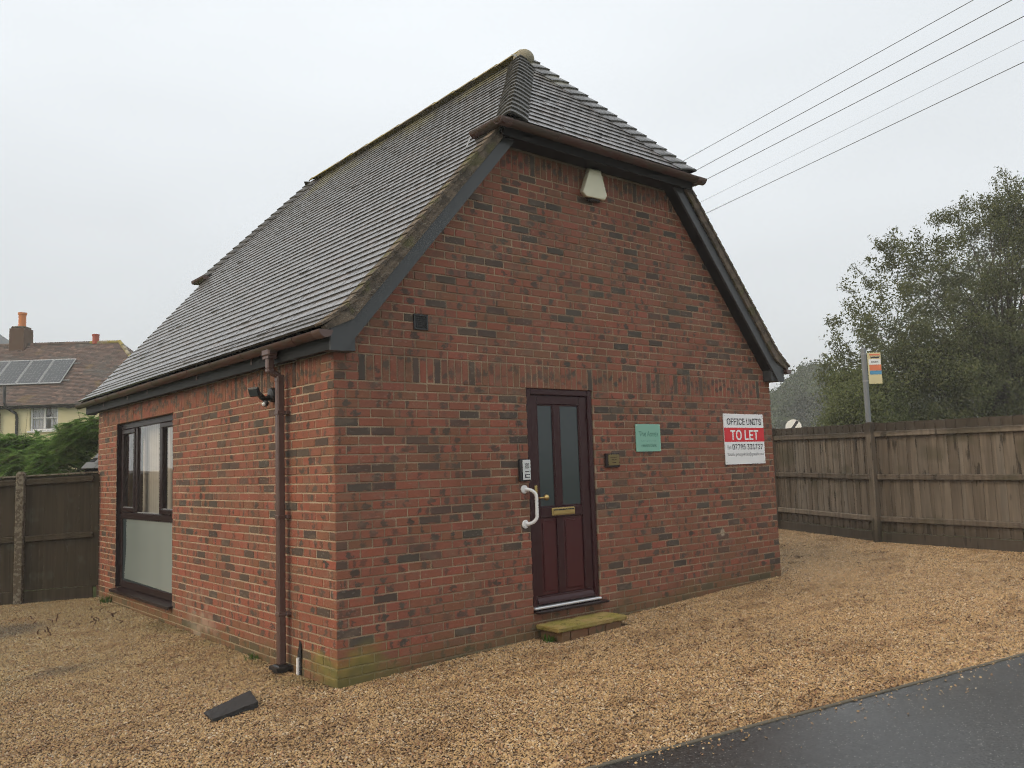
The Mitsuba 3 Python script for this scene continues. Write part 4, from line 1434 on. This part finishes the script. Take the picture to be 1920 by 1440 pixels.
for _ in range(2600):
    kx, ky, ks = LITTER[rng.integers(0, 60)]
    x, y = (kx + rng.normal(0, ks), ky + rng.normal(0, ks * .8)) if rng.random() < .75 else (rng.uniform(-2.2, -.2), rng.uniform(0, 6))
    if (-.1 < x < 6.15 and y > -.08) or y < edge_y(x) + .1 or x > 8.9 or (2 < x < 3 and y > -.4):
        continue
    s = rng.uniform(.006, .014 + .0010 * max(0.0, x + 2))
    a = rng.uniform(0, 6.28)
    d, w = np.array([math.cos(a), math.sin(a), rng.normal(0, .3)]) * s, np.array([-math.sin(a), math.cos(a), rng.normal(0, .3)]) * s * .5
    b = np.array([x, y, gz(x, y) + .012])
    mb.add([b - d, b + w + [0, 0, .004], b + d, b - w], [[0, 1, 2], [0, 2, 3]])
put('fallen_leaves', mb, DEADWEED, kind='stuff', label='small dark fallen leaf scraps scattered over the gravel', category='leaves')


# ------------------------------------------------------------------ fences
def fence_run(a, b, height, side, par, mat, pitch=.076, board_w=.098, rails=(.35, .98, 1.63), gravel=.15, rail_d=.045, uid0=0):
    """Feather-edge boards from a to b; rails on the side given."""
    a, b = np.array([*a, 0.0]), np.array([*b, 0.0])
    L = np.linalg.norm(b - a)
    d = unit(b - a)
    nn = np.cross(Z, d) * side
    R = np.stack([d, np.cross(Z, d), Z], 1)
    n = int(round(L / pitch))
    za = lambda s: float(gz(*(a + d * s)[:2]))
    for k in range(n):
        s = (k + .5) * L / n
        dz = rng.normal(0, .004)
        z0, z1 = za(s) + gravel + .003, za(s) + height + dz
        c = a + d * s - nn * (.004 + .006 * (k % 2)) + Z * (z0 + z1) / 2
        Rb = R @ trimesh.transformations.rotation_matrix(.075 * side, Z)[:3, :3]
        mb = MB().box(c, (board_w, .013, z1 - z0), .002, Rb, uid=uid0 + k * 3 + int(rng.integers(0, 3)))
        put('board', mb, mat, par)
    for h in rails:
        p, q = a + nn * (rail_d / 2 + .012) + Z * (za(0) + h), b + nn * (rail_d / 2 + .012) + Z * (za(L) + h)
        put('rail', MB().beam(p + d * .055, q - d * .055, rail_d, .080, .008, uid=uid0 + 700 + int(h * 10)), mat, par)
    if gravel:
        p, q = a + Z * (za(0) + gravel / 2 - .03), b + Z * (za(L) + gravel / 2 - .03)
        put('gravel_board', MB().beam(p + d * .052, q - d * .052, .030, gravel + .06, .004, uid=uid0 + 811), mat, par)


RF = thing('board_fence', 'weathered grey brown feather edge fence right of the building', 'fence')
PTS = [(11.35, 5.15), (10.38, 2.78), (9.40, .42), (9.12, -1.95), (8.86, -4.3)]
for k in range(4):
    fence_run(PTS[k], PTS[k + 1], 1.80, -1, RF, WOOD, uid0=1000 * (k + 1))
for k, (x, y) in enumerate(PTS[1:4]):
    nn = unit(np.array([PTS[k + 2][0] - PTS[k][0], PTS[k + 2][1] - PTS[k][1], 0]))
    sd = np.cross(Z, nn)
    z0 = float(gz(x, y))
    Rp = np.stack([nn, sd, Z], 1)
    put('post', MB().box(np.array([x, y, z0 + .86]) - sd * .045, (.10, .10, 1.92), .008, Rp, uid=60 + k), WOOD, RF)

LF = thing('panel_fence', 'dark algae stained board fence left of the building', 'fence')
LP_ = [(-.03, 6.815), (-.885, 7.290), (-2.85, 8.385), (-4.5, 9.30)]
for k in range(3):
    fence_run(LP_[k], LP_[k + 1], 1.70, 1, LF, DARKWOOD, rails=(.86, 1.63), gravel=.16, uid0=5000 + 1000 * k, rail_d=.035)
for k in range(3):
    a, b = np.array([*LP_[k], float(gz(*LP_[k])) + 1.715]), np.array([*LP_[k + 1], float(gz(*LP_[k + 1])) + 1.715])
    put('capping', MB().beam(a, b, .06, .022, .004, uid=5), CONCRETE, LF)
for k in (1, 2):
    x, y = LP_[k]
    dd = unit(np.array([LP_[k + 1][0] - LP_[k - 1][0], LP_[k + 1][1] - LP_[k - 1][1], 0]))
    Rp = np.stack([dd, np.cross(Z, dd), Z], 1)
    z0 = float(gz(x, y))
    c = np.array([x, y, z0]) + np.cross(Z, dd) * .035
    put('post', MB().box(c + Z * .87, (.105, .095, 1.78), .010, Rp).box(c + Z * 1.765, (.085, .075, .03), .012, Rp), CONCRETE, LF)

# ------------------------------------------------------------------ bus stop and road sign beyond the fence
U2, V2 = np.array([.766, -.643, 0.0]), np.array([.643, .766, 0.0])
BS = thing('bus_stop', 'grey bus stop pole with pale yellow flag behind the fence', 'bus stop')
bp = np.array([12.66, 2.14, 0.0])
put('pole', MB().tube([bp + Z * .2, bp + Z * 3.72], .050, 14), POLEGREY, BS, smooth=40)
put('cap', MB().lathe(bp + Z * 3.72, Z, [(0, .052), (.02, .052), (.035, .03), (.037, .002)], 14), POLEGREY, BS, smooth=30)
fo = bp + U2 * .058 - V2 * .02
Rf = np.stack([U2, -V2, Z], 1)


def flagpart(name, u0, u1, z0, z1, mat, out=.004):
    put(name, MB().box(fo + U2 * (u0 + u1) / 2 + Z * (z0 + z1) / 2 - V2 * out, (u1 - u0, .004, z1 - z0), .0005, np.stack([U2, V2, Z], 1)), mat, BS)


flagpart('flag', 0, .262, 3.045, 3.655, YELLOWSIGN, .0)
flagpart('top_strip', .045, .245, 3.600, 3.630, ORANGESIGN, .0045)
flagpart('dark_strip', .060, .235, 3.545, 3.578, INK, .0045)
flagpart('white_field', .020, .255, 3.420, 3.530, WHITESIGN, .0043)
flagpart('small_print', .065, .205, 3.462, 3.482, GREYINK, .0088)
flagpart('orange_band', .030, .258, 3.305, 3.418, ORANGESIGN, .0045)
flagpart('blue_band', .030, .258, 3.228, 3.300, BLUESIGN, .0045)
for zz in (3.62, 3.09):
    put('clamp', MB().lathe(bp + Z * zz, Z, [(0, .054), (.03, .054)], 14).box(bp + U2 * .06 + Z * (zz + .015), (.05, .02, .03), .003, np.stack([U2, V2, Z], 1)), GALV, BS)

RS = thing('road_sign', 'round white road sign with black diagonal bar behind the fence', 'road sign')
rc = np.array([26.39, 12.25, 2.86])
rn = unit(np.array([EYE[0] - rc[0], EYE[1] - rc[1], 0]))
put('disc', MB().lathe(rc, rn, [(-.004, .002), (-.004, .302), (.003, .302), (.0032, .001)], 32), WHITESIGN, RS)
rs_ = np.cross(Z, rn)
bar = rs_ * math.cos(.95) + Z * math.sin(.95)
put('bar', MB().beam(rc - bar * .287 + rn * .006, rc + bar * .287 + rn * .006, .105, .004, .0005, up=rn), INK, RS)
put('post', MB().tube([rc - rn * .045 - Z * 2.6, rc - rn * .045 + Z * .2], .038, 10), POLEGREY, RS, smooth=40)

# ------------------------------------------------------------------ overhead wires
WIRES = [((28.13, 29.01, 14.22), (20.19, -1.05, 14.08), .011, 'topmost'), ((28.16, 29.09, 13.42), (20.21, -1.00, 13.54), .012, 'second highest'), ((28.18, 29.14, 12.85), (20.24, -.94, 12.95), .012, 'middle'),
         ((28.22, 29.24, 11.85), (20.26, -.88, 12.36), .005, 'fourth and faintest'), ((28.24, 29.29, 11.31), (20.28, -.83, 11.79), .011, 'lowest')]
for a, b, r, nm_ in WIRES:
    a, b = np.array(a), np.array(b)
    b2 = b + (b - a) * .35
    s = np.linspace(0, 1, 24)[:, None]
    pts = a + (b2 - a) * s
    one('overhead_wire', f'{nm_} of the five overhead wires crossing the sky at right', 'wire', MB().tube(pts, r, 6), GREYINK)


# ------------------------------------------------------------------ trees
def leaf_cloud(rg, centers, per, size, narrow=.42, droop=.3, spread=.35, outward=None, flat=0.0):
    """Small diamond leaves scattered round twig points: every leaf two triangles."""
    n = len(centers) * per
    c = np.repeat(centers, per, 0) + rg.normal(0, spread, (n, 3)) * np.array([1, 1, .8])
    d = rg.normal(0, 1, (n, 3))
    if outward is not None:
        d = d * .7 + np.repeat(outward, per, 0) * 1.0
    d[:, 2] -= droop
    d /= np.linalg.norm(d, axis=1, keepdims=True)
    w = np.cross(d, rg.normal(0, 1, (n, 3)) + np.array([0, 0, flat]))
    w /= np.linalg.norm(w, axis=1, keepdims=True) + 1e-9
    s = size * (.6 + .8 * rg.random((n, 1)))
    V = np.stack([c - d * s, c + w * s * narrow, c + d * s, c - w * s * narrow], 1).reshape(-1, 3)
    q = np.arange(n)[:, None] * 4
    F = np.vstack([q + [0, 1, 2], q + [0, 2, 3]])
    uv = np.repeat(np.column_stack([np.repeat(np.arange(len(centers)), per) * 7 + rg.integers(0, 7, n) + .5, np.full(n, .5)]), 4, 0)
    return trimesh.Trimesh(V, F, process=False), uv


def blob_points(rg, blobs, n, gap=.42, freq=1.1, shell=.55):
    """Points in a union of ellipsoids, denser near their surface, with holes."""
    out = []
    vol = np.array([b[3] * b[4] * b[5] for b in blobs]) ** .75
    cnt = (n * vol / vol.sum()).astype(int) + 1
    for b, k in zip(blobs, cnt):
        d = rg.normal(0, 1, (k * 2, 3))
        d /= np.linalg.norm(d, axis=1, keepdims=True)
        r = np.clip(shell + (1 - shell) * rg.random((k * 2, 1)) ** .7 + rg.normal(0, .09, (k * 2, 1)), .1, 1.25)
        p = np.array(b[:3]) + d * r * np.array(b[3:6])
        keep = meshkit.fbm(p * freq + 11.3, 3, 3) > gap
        out.append(p[keep][:k])
    return np.vstack(out)


def limbs(rg, root, height, tips, r0):
    """A tapered, bent trunk with limbs that run out to the tips."""
    mb = MB()
    root = np.asarray(root, float)
    topc = np.mean(tips, 0)
    axis = [root + (np.array([topc[0], topc[1], root[2] + height]) - root) * s + np.array([rg.normal(0, .06), rg.normal(0, .06), 0]) * s * 2 for s in np.linspace(0, 1, 7)]
    mb.tube(axis, np.linspace(r0, r0 * .45, 7), 9)
    ax = np.array(axis)
    for tpt in tips:
        s = rg.uniform(.2, .8)
        p0 = ax[0] + (ax[-1] - ax[0]) * s
        mid = p0 * .5 + tpt * .5 + np.array([rg.normal(0, .2), rg.normal(0, .2), .04 * np.linalg.norm(tpt - p0)])
        q = np.linspace(0, 1, 6)[:, None]
        pts = (1 - q) ** 2 * p0 + 2 * q * (1 - q) * mid + q ** 2 * tpt
        rr = r0 * (.38 if len(tips) < 40 else .20) * (1 - .93 * q[:, 0])
        mb.tube(pts, rr, 6)
        for _ in range(4 if len(tips) < 40 else 2):
            k = rg.integers(2, 5)
            e = pts[k] + rg.normal(0, .5, 3) + np.array([0, 0, .35])
            mb.tube([pts[k], (pts[k] + e) / 2 + rg.normal(0, .06, 3), e], [rr[k] * .6, rr[k] * .35, rr[k] * .08], 5)
    return mb


rt = np.random.default_rng(21)
BT = thing('large_tree', 'tall grey green leafy tree rising behind the right fence', 'tree')
blobs = [(20.64, 4.86, 6.05, 1.81), (19.02, 5.07, 4.74, 1.38), (21.64, 4.55, 7.04, 1.08), (21.83, 3.96, 5.25, 2.12), (23.52, 3.56, 7.56, 1.65), (24.95, 2.92, 8.28, 1.77), (25.23, 3.0, 5.87, 2.57), (18.42, 5.09, 3.41, 1.21),
         (20.07, 4.35, 3.54, 1.88), (22.59, 3.56, 3.41, 2.27), (25.36, 2.53, 3.57, 2.68), (20.5, 4.82, 7.26, .64), (18.08, 5.31, 3.99, .74), (22.77, 4.11, 8.22, .71), (25.4, 2.9, 8.95, 1.5), (24.2, 3.3, 8.6, 1.0)]
BLW = [(.62, 1.0), (.60, 1.0), (.6, .8), (1.05, 1.0), (.75, 1.0), (.95, 1.0), (1.9, 1.0), (1.3, 1.0), (2.3, 1.0), (2.8, 1.0), (2.8, 1.0), (.7, .7), (.7, .7), (.7, .7), (.95, 1.0), (.8, 1.0)]
sub = []
for (bx, by, bz, R), (dens, _) in zip(blobs, BLW):
    for _ in range(int(26 * R * R * dens)):
        d = unit(rt.normal(0, 1, 3))
        sub.append((np.array([bx, by, bz]) + d * R * rt.uniform(.12, 1.0) ** .42 * .93, rt.uniform(.15, .36)))
pts = []
for q, rad in sub:
    n = int(rt.integers(12, 24))
    d = rt.normal(0, 1, (n, 3))
    d /= np.linalg.norm(d, axis=1, keepdims=True)
    pts.append(q + d * (rt.random((n, 1)) ** .5) * rad)
pts = np.vstack(pts)
mesh, uv = leaf_cloud(rt, pts, 6, .044, .42, .15, .09)
tips_ = np.array([q for q, _ in sub if rt.random() < .085])
put('trunk', limbs(rt, (22.6, 3.4, .5), 5.0, tips_, .24), BARK, BT, smooth=40)
put('crown', mesh, LEAF, BT, uv=uv)
# wispy shoots along the outline
sh = MB()
tips = []
for b in blobs[:6] + blobs[7:8] + blobs[11:]:
    for _ in range(8):
        d = unit([rt.normal(-.25, .8), rt.normal(.2, .8), abs(rt.normal(.5, .6))])
        p0 = np.array(b[:3]) + d * b[3] * .8
        p1 = p0 + d * rt.uniform(.2, .42) + [0, 0, .10]
        sh.tube([p0, (p0 + p1) / 2 + rt.normal(0, .04, 3), p1], [.014, .009, .004], 5)
        for s in np.linspace(.15, 1, 7):
            tips.append(p0 + (p1 - p0) * s)
put('shoots', sh, BARK, BT, kind='stuff')
mesh, uv = leaf_cloud(rt, np.array(tips), 9, .048, .34, .3, .075)
put('shoot_leaves', mesh, LEAF, BT, uv=uv, kind='stuff')

BU = thing('pale_bush', 'paler yellow green bush between the large tree and the distant trees', 'bush')
blobs = [(16.80, 4.57, 2.79, .72, .72, .72), (16.50, 4.90, 2.45, .45, .45, .45), (17.40, 4.66, 3.21, .65, .65, .65), (17.50, 5.2, 3.50, .42, .42, .42), (18.23, 4.68, 2.81, .83, .83, .83), (17.15, 4.6, 2.2, .85, .85, .7)]
pts = blob_points(rt, blobs, 2000, .40, 1.3, .45)
mesh, uv = leaf_cloud(rt, pts, 12, .046, .36, .3, .12, flat=.8)
put('stems', limbs(rt, (16.8, 5.0, .4), 1.2, np.array([b[:3] for b in blobs]), .07), BARK, BU)
scene['mat_pale_leaf'] = {'type': 'principledthin', 'base_color': {'type': 'rgb', 'value': [.155, .175, .080]}, 'roughness': .6, 'diff_trans': .8, 'spec_trans': 0.0}
put('crown', mesh, 'mat_pale_leaf', BU, uv=uv)

FAR = [((92.6, 57.0, 7.2), 5.5, 4.6, 'leftmost'), ((96.0, 53.6, 8.4), 5.2, 5.0, 'second'), ((101.8, 54.4, 8.8), 6.0, 5.2, 'third'), ((99.8, 49.2, 7.6), 6.0, 4.6, 'fourth'), ((104.0, 46.0, 8.0), 7.0, 5.4, 'rightmost'), ((90.0, 61.5, 6.8), 6.0, 4.6, 'hidden')]
for c, r, h, nm_ in FAR[:5]:
    c = tuple(EYE + (np.array(c) - EYE) * 1.0)
    k = thing('distant_tree', f'{nm_} of the five hazy blue green trees far beyond the fence', 'tree')
    bl = [(c[0] + rt.normal(0, r * .45), c[1] + rt.normal(0, r * .45), c[2] + rt.normal(0, h * .28), r * rt.uniform(.4, .62), r * rt.uniform(.4, .62), h * rt.uniform(.4, .6)) for _ in range(9)]
    pts = blob_points(rt, bl, 1500, .40, .35, .85)
    mesh, _ = leaf_cloud(rt, pts, 9, .16, .6, .2, .30)
    put('trunk', limbs(rt, (c[0], c[1], .2), c[2] - 3, np.array([b[:3] for b in bl]), .8), BARK, k)
    cores = []
    for b in bl:
        ico = trimesh.creation.icosphere(4, 1.0)
        rad = .86 + .55 * (meshkit.fbm(ico.vertices * 2.4 + b[0], 3) - .5) + .22 * (meshkit.fbm(ico.vertices * 9 + b[1], 2) - .5)
        cores.append(trimesh.Trimesh(np.array(b[:3]) + ico.vertices * rad[:, None] * np.array(b[3:6]), ico.faces, process=False))
    mesh = trimesh.util.concatenate([mesh] + cores)
    put('crown', mesh, FARLEAF, k)

CF = thing('conifer_shrub', 'bright green feathery conifer shrub above the left fence', 'shrub')
blobs = [(-.2, 12.36, 2.18, .45, .45, .45), (.19, 12.03, 2.21, .42, .42, .42), (.42, 11.19, 2.18, .44, .44, .44), (.55, 10.4, 2.39, .40, .40, .40), (.76, 10.2, 2.54, .34, .34, .34), (-.16, 12.28, 2.45, .18, .18, .14), (-.66, 12.74, 2.25, .6, .6, .5), (.94, 10.05, 2.51, .38, .38, .38), (.3, 10.6, 1.9, .45, .4, .4), (-.1, 11.3, 1.9, .5, .4, .4)]
pts = []
mb = MB()
stems = []
for b in blobs:
    for _ in range(int(300 * (b[3] / .42) ** 1.5)):
        d = unit(rt.normal(0, 1, 3) * [1, 1, .8] + [-.05, -.15, .25])
        p0 = np.array(b[:3]) + d * np.array(b[3:6]) * rt.uniform(.35, .88)
        # each frond is a flat feather, close to level, that droops at the tip
        out = unit([d[0] + rt.normal(0, .35), d[1] + rt.normal(0, .35), rt.normal(.10, .16)])
        L = rt.uniform(.18, .36)
        sidev = unit(np.cross(out, Z) + [0, 0, rt.normal(0, .18)])
        uid = int(rt.integers(0, 9000))
        for q in np.linspace(.05, 1, 8):
            cpt = p0 + out * L * q - Z * .11 * q * q
            for sg in (-1, 1):
                e = cpt + sidev * sg * (.095 * (1 - q * .8)) + out * .07 - Z * .018
                w = out * .018
                mb.add([cpt - w, cpt + w, e + w * .5 - Z * .006, e - w * .5], [[0, 1, 2], [0, 2, 3]], (uid + .5, .5))
put('stems', limbs(rt, (.2, 11.3, .2), 1.5, np.array([b[:3] for b in blobs]), .07), BARK, CF)
put('crown', mb, SHRUB, CF)

# ------------------------------------------------------------------ shed roof behind the left fence
SD = thing('garden_shed', 'low grey tiled shed roof peeping over the left fence by the wall', 'shed')
so = np.array([.06, 8.16, 0.0])
put('wall', MB().box(so + U2 * .66 + V2 * .62 + Z * .92, (1.1, .95, 1.78), .01, np.stack([U2, V2, Z], 1)), DARKWOOD, SD)
put('fascia', MB().box(so + U2 * .64 + V2 * .03 + Z * 1.805, (1.20, .022, .12), .003, np.stack([U2, V2, Z], 1)), BLACKPAINT, SD)
rk = put('roof', MB().prism([so + Z * 1.86, so + U2 * 1.28 + Z * 1.86, so + U2 * 1.28 + V2 * 1.15 + Z * 2.60, so + U2 * .30 + V2 * 1.15 + Z * 2.60], (0, 0, -.03)), BLACKPAINT, SD)
rd = unit(V2 * 1.15 + Z * .74)
rn_ = np.cross(U2, rd)
for r in range(9):
    for c in range(6):
        u0 = .02 + .035 * r + (c + .5 * (r % 2)) * .21
        if u0 > 1.1:
            continue
        p = so + U2 * (u0 + .10) + rd * (.04 + r * .145) + Z * 1.868
        put('roof_tile', MB().box(p + rn_ * .008, (.205, .19, .016), .003, np.stack([U2, unit(rd - rn_ * .06), unit(rn_ + rd * .06)], 1)), GREYTILE, rk)

# ------------------------------------------------------------------ the cream house
HO = np.array([3.5, 37.73, 0.0])
HP = lambda u, v, z: HO + U2 * u + V2 * v + Z * z
RH = np.stack([U2, V2, Z], 1)
HS = thing('cream_house', 'cream rendered house with brown tiled roof and solar panels at left', 'house')


def hbox(name, u0, u1, v0, v1, z0, z1, mat, par=HS, bev=.01):
    return put(name, MB().box(HP((u0 + u1) / 2, (v0 + v1) / 2, (z0 + z1) / 2), (abs(u1 - u0), abs(v1 - v0), abs(z1 - z0)), bev, RH), mat, par)


hw = [(-9, 0, 6.7, 5.25)]
wall = Polygon([(-9, -.3), (6.8, -.3), (6.8, 5.30), (-9, 5.30)]).difference(sbox(1.34, 3.98, 2.62, 5.16))
ms = trimesh.creation.extrude_polygon(wall, .25, engine='earcut')
put('wall', trimesh.Trimesh(np.array([HP(a, .0 + c, b) for a, b, c in ms.vertices]), ms.faces[:, ::-1], process=False), RENDER, HS)
hbox('wall', 6.55, 6.8, .26, 6.4, -.3, 5.3, RENDER)
hbox('wall', -9, 6.8, 6.4, 6.6, -.3, 5.3, RENDER)
wk = hbox('window', 1.36, 1.43, .06, .13, 4.0, 5.14, WINDOWWHITE)
for (a, b, c, d) in ((2.53, 2.60, 4.0, 5.14), (1.44, 2.52, 4.0, 4.07), (1.44, 2.52, 5.07, 5.14), (1.94, 2.03, 4.08, 5.06)):
    hbox('frame', a, b, .06, .13, c, d, WINDOWWHITE, wk)
for a, b in ((1.44, 1.935), (2.035, 2.52)):
    hbox('glazing_bar', a, b, .07, .12, 4.54, 4.59, WINDOWWHITE, wk)
    for c, d in ((4.075, 4.535), (4.595, 5.065)):
        q = np.array([HP(a, .1, c), HP(b, .1, c), HP(b, .1, d), HP(a, .1, d)])
        put('pane', trimesh.Trimesh(q, [[0, 1, 2], [0, 2, 3]], process=False), GLASS, wk)
hbox('sill', 1.28, 2.68, -.10, .10, 3.91, 3.985, WINDOWWHITE, wk)
for k in range(7):
    hbox('curtain', 1.42 + k * .085, 1.50 + k * .085, .17 + .02 * (k % 2), .19 + .02 * (k % 2), 4.02, 5.1, CURTAIN, wk)
for k in range(4):
    hbox('curtain', 2.22 + k * .085, 2.30 + k * .085, .17 + .02 * (k % 2), .19 + .02 * (k % 2), 4.02, 5.1, CURTAIN, wk)
# roof: hipped at the right end, laid in courses
e0, ez, rv, rz = -.30, 5.10, 3.30, 8.44
ur, ul = 3.79, -9.6
rs = (rz - ez) / (rv - e0)
ue = ur + (rv - e0)
rf = MB()
rf.add([HP(ul, e0, ez), HP(ue, e0, ez), HP(ue, 2 * rv - e0, ez), HP(ul, 2 * rv - e0, ez), HP(ul, rv, rz - .03), HP(ur, rv, rz - .03)],
       [[0, 1, 5], [0, 5, 4], [1, 2, 5], [2, 3, 4], [2, 4, 5], [3, 0, 4], [0, 3, 2], [0, 2, 1]])
rk = put('roof', rf, HOUSETILE, HS)
nco = 46
cm = MB()
for k in range(nco):
    f0, f1 = k / nco, (k + 1) / nco
    v0, v1, z0, z1 = e0 + (rv - e0) * f0, e0 + (rv - e0) * f1, ez + (rz - ez) * f0, ez + (rz - ez) * f1
    a, b = ul, ue - (ue - ur) * f0 - .03
    wob = .014
    for s in np.arange(a, b, 1.1):
        s1 = min(s + 1.1, b)
        j = rt.normal(0, .004)
        cm.add([HP(s, v0 - .012, z0 + .012 + j), HP(s1, v0 - .012, z0 + .012 + j), HP(s1, v0 - .012, z0 + .030 + j), HP(s, v0 - .012, z0 + .030 + j), HP(s1, v1, z1 + .014), HP(s, v1, z1 + .014)],
               [[0, 1, 2], [0, 2, 3], [3, 2, 4], [3, 4, 5]], (k + .5, .5))
    # the hip end
    u0_, u1_ = ue - (ue - ur) * f0, ue - (ue - ur) * f1
    w0, w1 = v0 + .03, 2 * rv - v0 - .03
    cm.add([HP(u0_ + .012, w0, z0 + .012), HP(u0_ + .012, w1, z0 + .012), HP(u0_ + .012, w1, z0 + .03), HP(u0_ + .012, w0, z0 + .03), HP(u1_, w1, z1 + .014), HP(u1_, w0, z1 + .014)],
           [[0, 1, 2], [0, 2, 3], [3, 2, 4], [3, 4, 5]], (k + 300.5, .5))
put('tiling', cm, HOUSETILE, rk, kind='stuff')
for s in np.arange(ul, ur, .46):
    put('ridge_tile', MB().tube([HP(s, rv, rz - .02), HP(min(s + .45, ur + .05), rv, rz - .02 + rt.normal(0, .006))], .105, 10), LICHEN if s > 2.2 else HOUSETILE, rk)
for s in np.arange(0, .98, .085):
    p, q = HP(ur + (ue - ur) * s, rv + (e0 - rv) * s, rz + (ez - rz) * s), HP(ur + (ue - ur) * (s + .08), rv + (e0 - rv) * (s + .08), rz + (ez - rz) * (s + .08))
    put('hip_tile', MB().tube([p + Z * .01, q + Z * .02], [.085, .10], 8), LICHEN, rk)
gk = put('gutter', gutter_run(HP(ul, e0 - .05, ez + .02), HP(ue, e0 - .05, ez + .02), .06), BLACKPLASTIC, HS)
hbox('fascia', ul, ue - .3, e0 + .04, e0 + .07, ez - .12, ez + .0, BLACKPAINT)
hbox('soffit', ul, 6.8, e0 + .072, -.003, ez - .10, ez - .07, BLACKPAINT)
put('downpipe', MB().tube([HP(.40, e0 - .05, 6.0), HP(.40, e0 - .06, 5.25), HP(.44, -.30, 5.05), HP(.79, -.10, 4.78), HP(.81, -.08, 4.6), HP(.83, -.08, .3)], .058, 8), BLACKPLASTIC, HS)
put('downpipe', MB().tube([HP(.07, e0 - .05, 5.1), HP(.05, -.2, 4.95), HP(.03, -.08, 4.8), HP(.03, -.08, .3)], .05, 8), BLACKPLASTIC, HS)
hbox('air_brick', 1.06, 1.18, -.03, .01, 5.02, 5.16, BLACKPLASTIC)
lampm = MB()
lampm.tube([HP(3.02, -.02, 5.02), HP(3.02, -.16, 5.0), HP(3.2, -.24, 4.95), HP(3.4, -.16, 5.0), HP(3.42, -.02, 5.06)], .03, 6)
put('wall_light', lampm, BLACKPLASTIC, HS)

rn2 = unit(np.cross(U2, unit(V2 * (rv - e0) + Z * (rz - ez))))
rd2 = unit(V2 * (rv - e0) + Z * (rz - ez))
zr_ = lambda v: ez + (v - e0) * rs
for k in range(5):
    u0, u1 = 2.29 - 1.045 * k - 1.02, 2.29 - 1.045 * k
    c = HP((u0 + u1) / 2, 1.44, zr_(1.44) + .13)
    word = ['rightmost', 'second from right', 'third from right', 'fourth from right', 'fifth from right'][k]
    sp_ = thing('solar_panel', f'{word} of the solar panels in a row on the cream house roof', 'solar panel', 'solar panels on the house roof')
    Rs = np.stack([U2, rd2, rn2], 1)
    put('frame', MB().box(c, (1.015, 1.93, .035), .004, Rs), PANELFRAME, sp_)
    for a in range(6):
        for b in range(10):
            put('cell', MB().box(c + U2 * (-.395 + a * .158) + rd2 * (-.81 + b * .180) + rn2 * .0185, (.150, .172, .003), .0005, Rs), SOLAR, sp_)
for v in (.95, 1.93):
    put('mounting_rail', MB().beam(HP(-3.2, v, zr_(v) + .085), HP(2.58, v, zr_(v) + .085), .045, .04, .004), GALV, rk)
ck = hbox('chimney', -1.42, -.68, 2.9, 3.7, 8.1, 9.22, CHIMNEYBRICK, HS, .02)
hbox('chimney_cap', -1.38, -.72, 2.94, 3.66, 9.222, 9.33, MOSSTILE, ck, .05)
put('chimney_pot', MB().lathe(HP(-1.02, 3.3, 9.3), Z, [(0, .19), (.06, .17), (.62, .165), (.64, .20), (.74, .20), (.75, .14), (.4, .13)], 18), TERRACOTTA, ck, smooth=35)
put('chimney_pot', MB().lathe(HP(2.62, 3.30, 8.46), Z, [(-.1, .155), (.30, .155), (.31, .175), (.38, .175), (.385, .12), (.2, .11)], 18), REDCLAY, HS, smooth=35)

H2 = thing('grey_roofed_house', 'grey roofed house partly hidden behind the chimney at far left', 'house')
HP2 = lambda u, v, z: HP(u - 9.5, v + 11.8, z)
put('wall', MB().box(HP2(-3, 3, 4.0), (7, 6, 8.6), .02, RH), RENDER, H2)
put('roof', MB().add([HP2(-7, -.3, 8.4), HP2(2.9, -.3, 8.4), HP2(2.9, 6.3, 8.4), HP2(-7, 6.3, 8.4), HP2(-7, 3, 11.2), HP2(.2, 3, 11.2)], [[0, 1, 5], [0, 5, 4], [1, 2, 5], [2, 3, 4], [2, 4, 5], [3, 0, 4], [0, 3, 2], [0, 2, 1]]), GREYTILE, H2)

# ------------------------------------------------------------------ the damp air
scene['mist'] = {'type': 'homogeneous', 'albedo': .96, 'sigma_t': .0018}
scene['haze'] = {'type': 'cube', 'to_world': T().translate([2, 0, 14.0]).scale([425, 425, 16.0]), 'bsdf': {'type': 'null'}, 'interior': {'type': 'ref', 'id': 'mist'}}
labels['haze'] = {'kind': 'stuff', 'label': 'thin drizzly mist that fades the distant trees', 'category': 'haze'}
for k in ('ground', 'gravel_bed', 'road', 'kerb_strip'):
    labels[k] = {'kind': 'structure'}
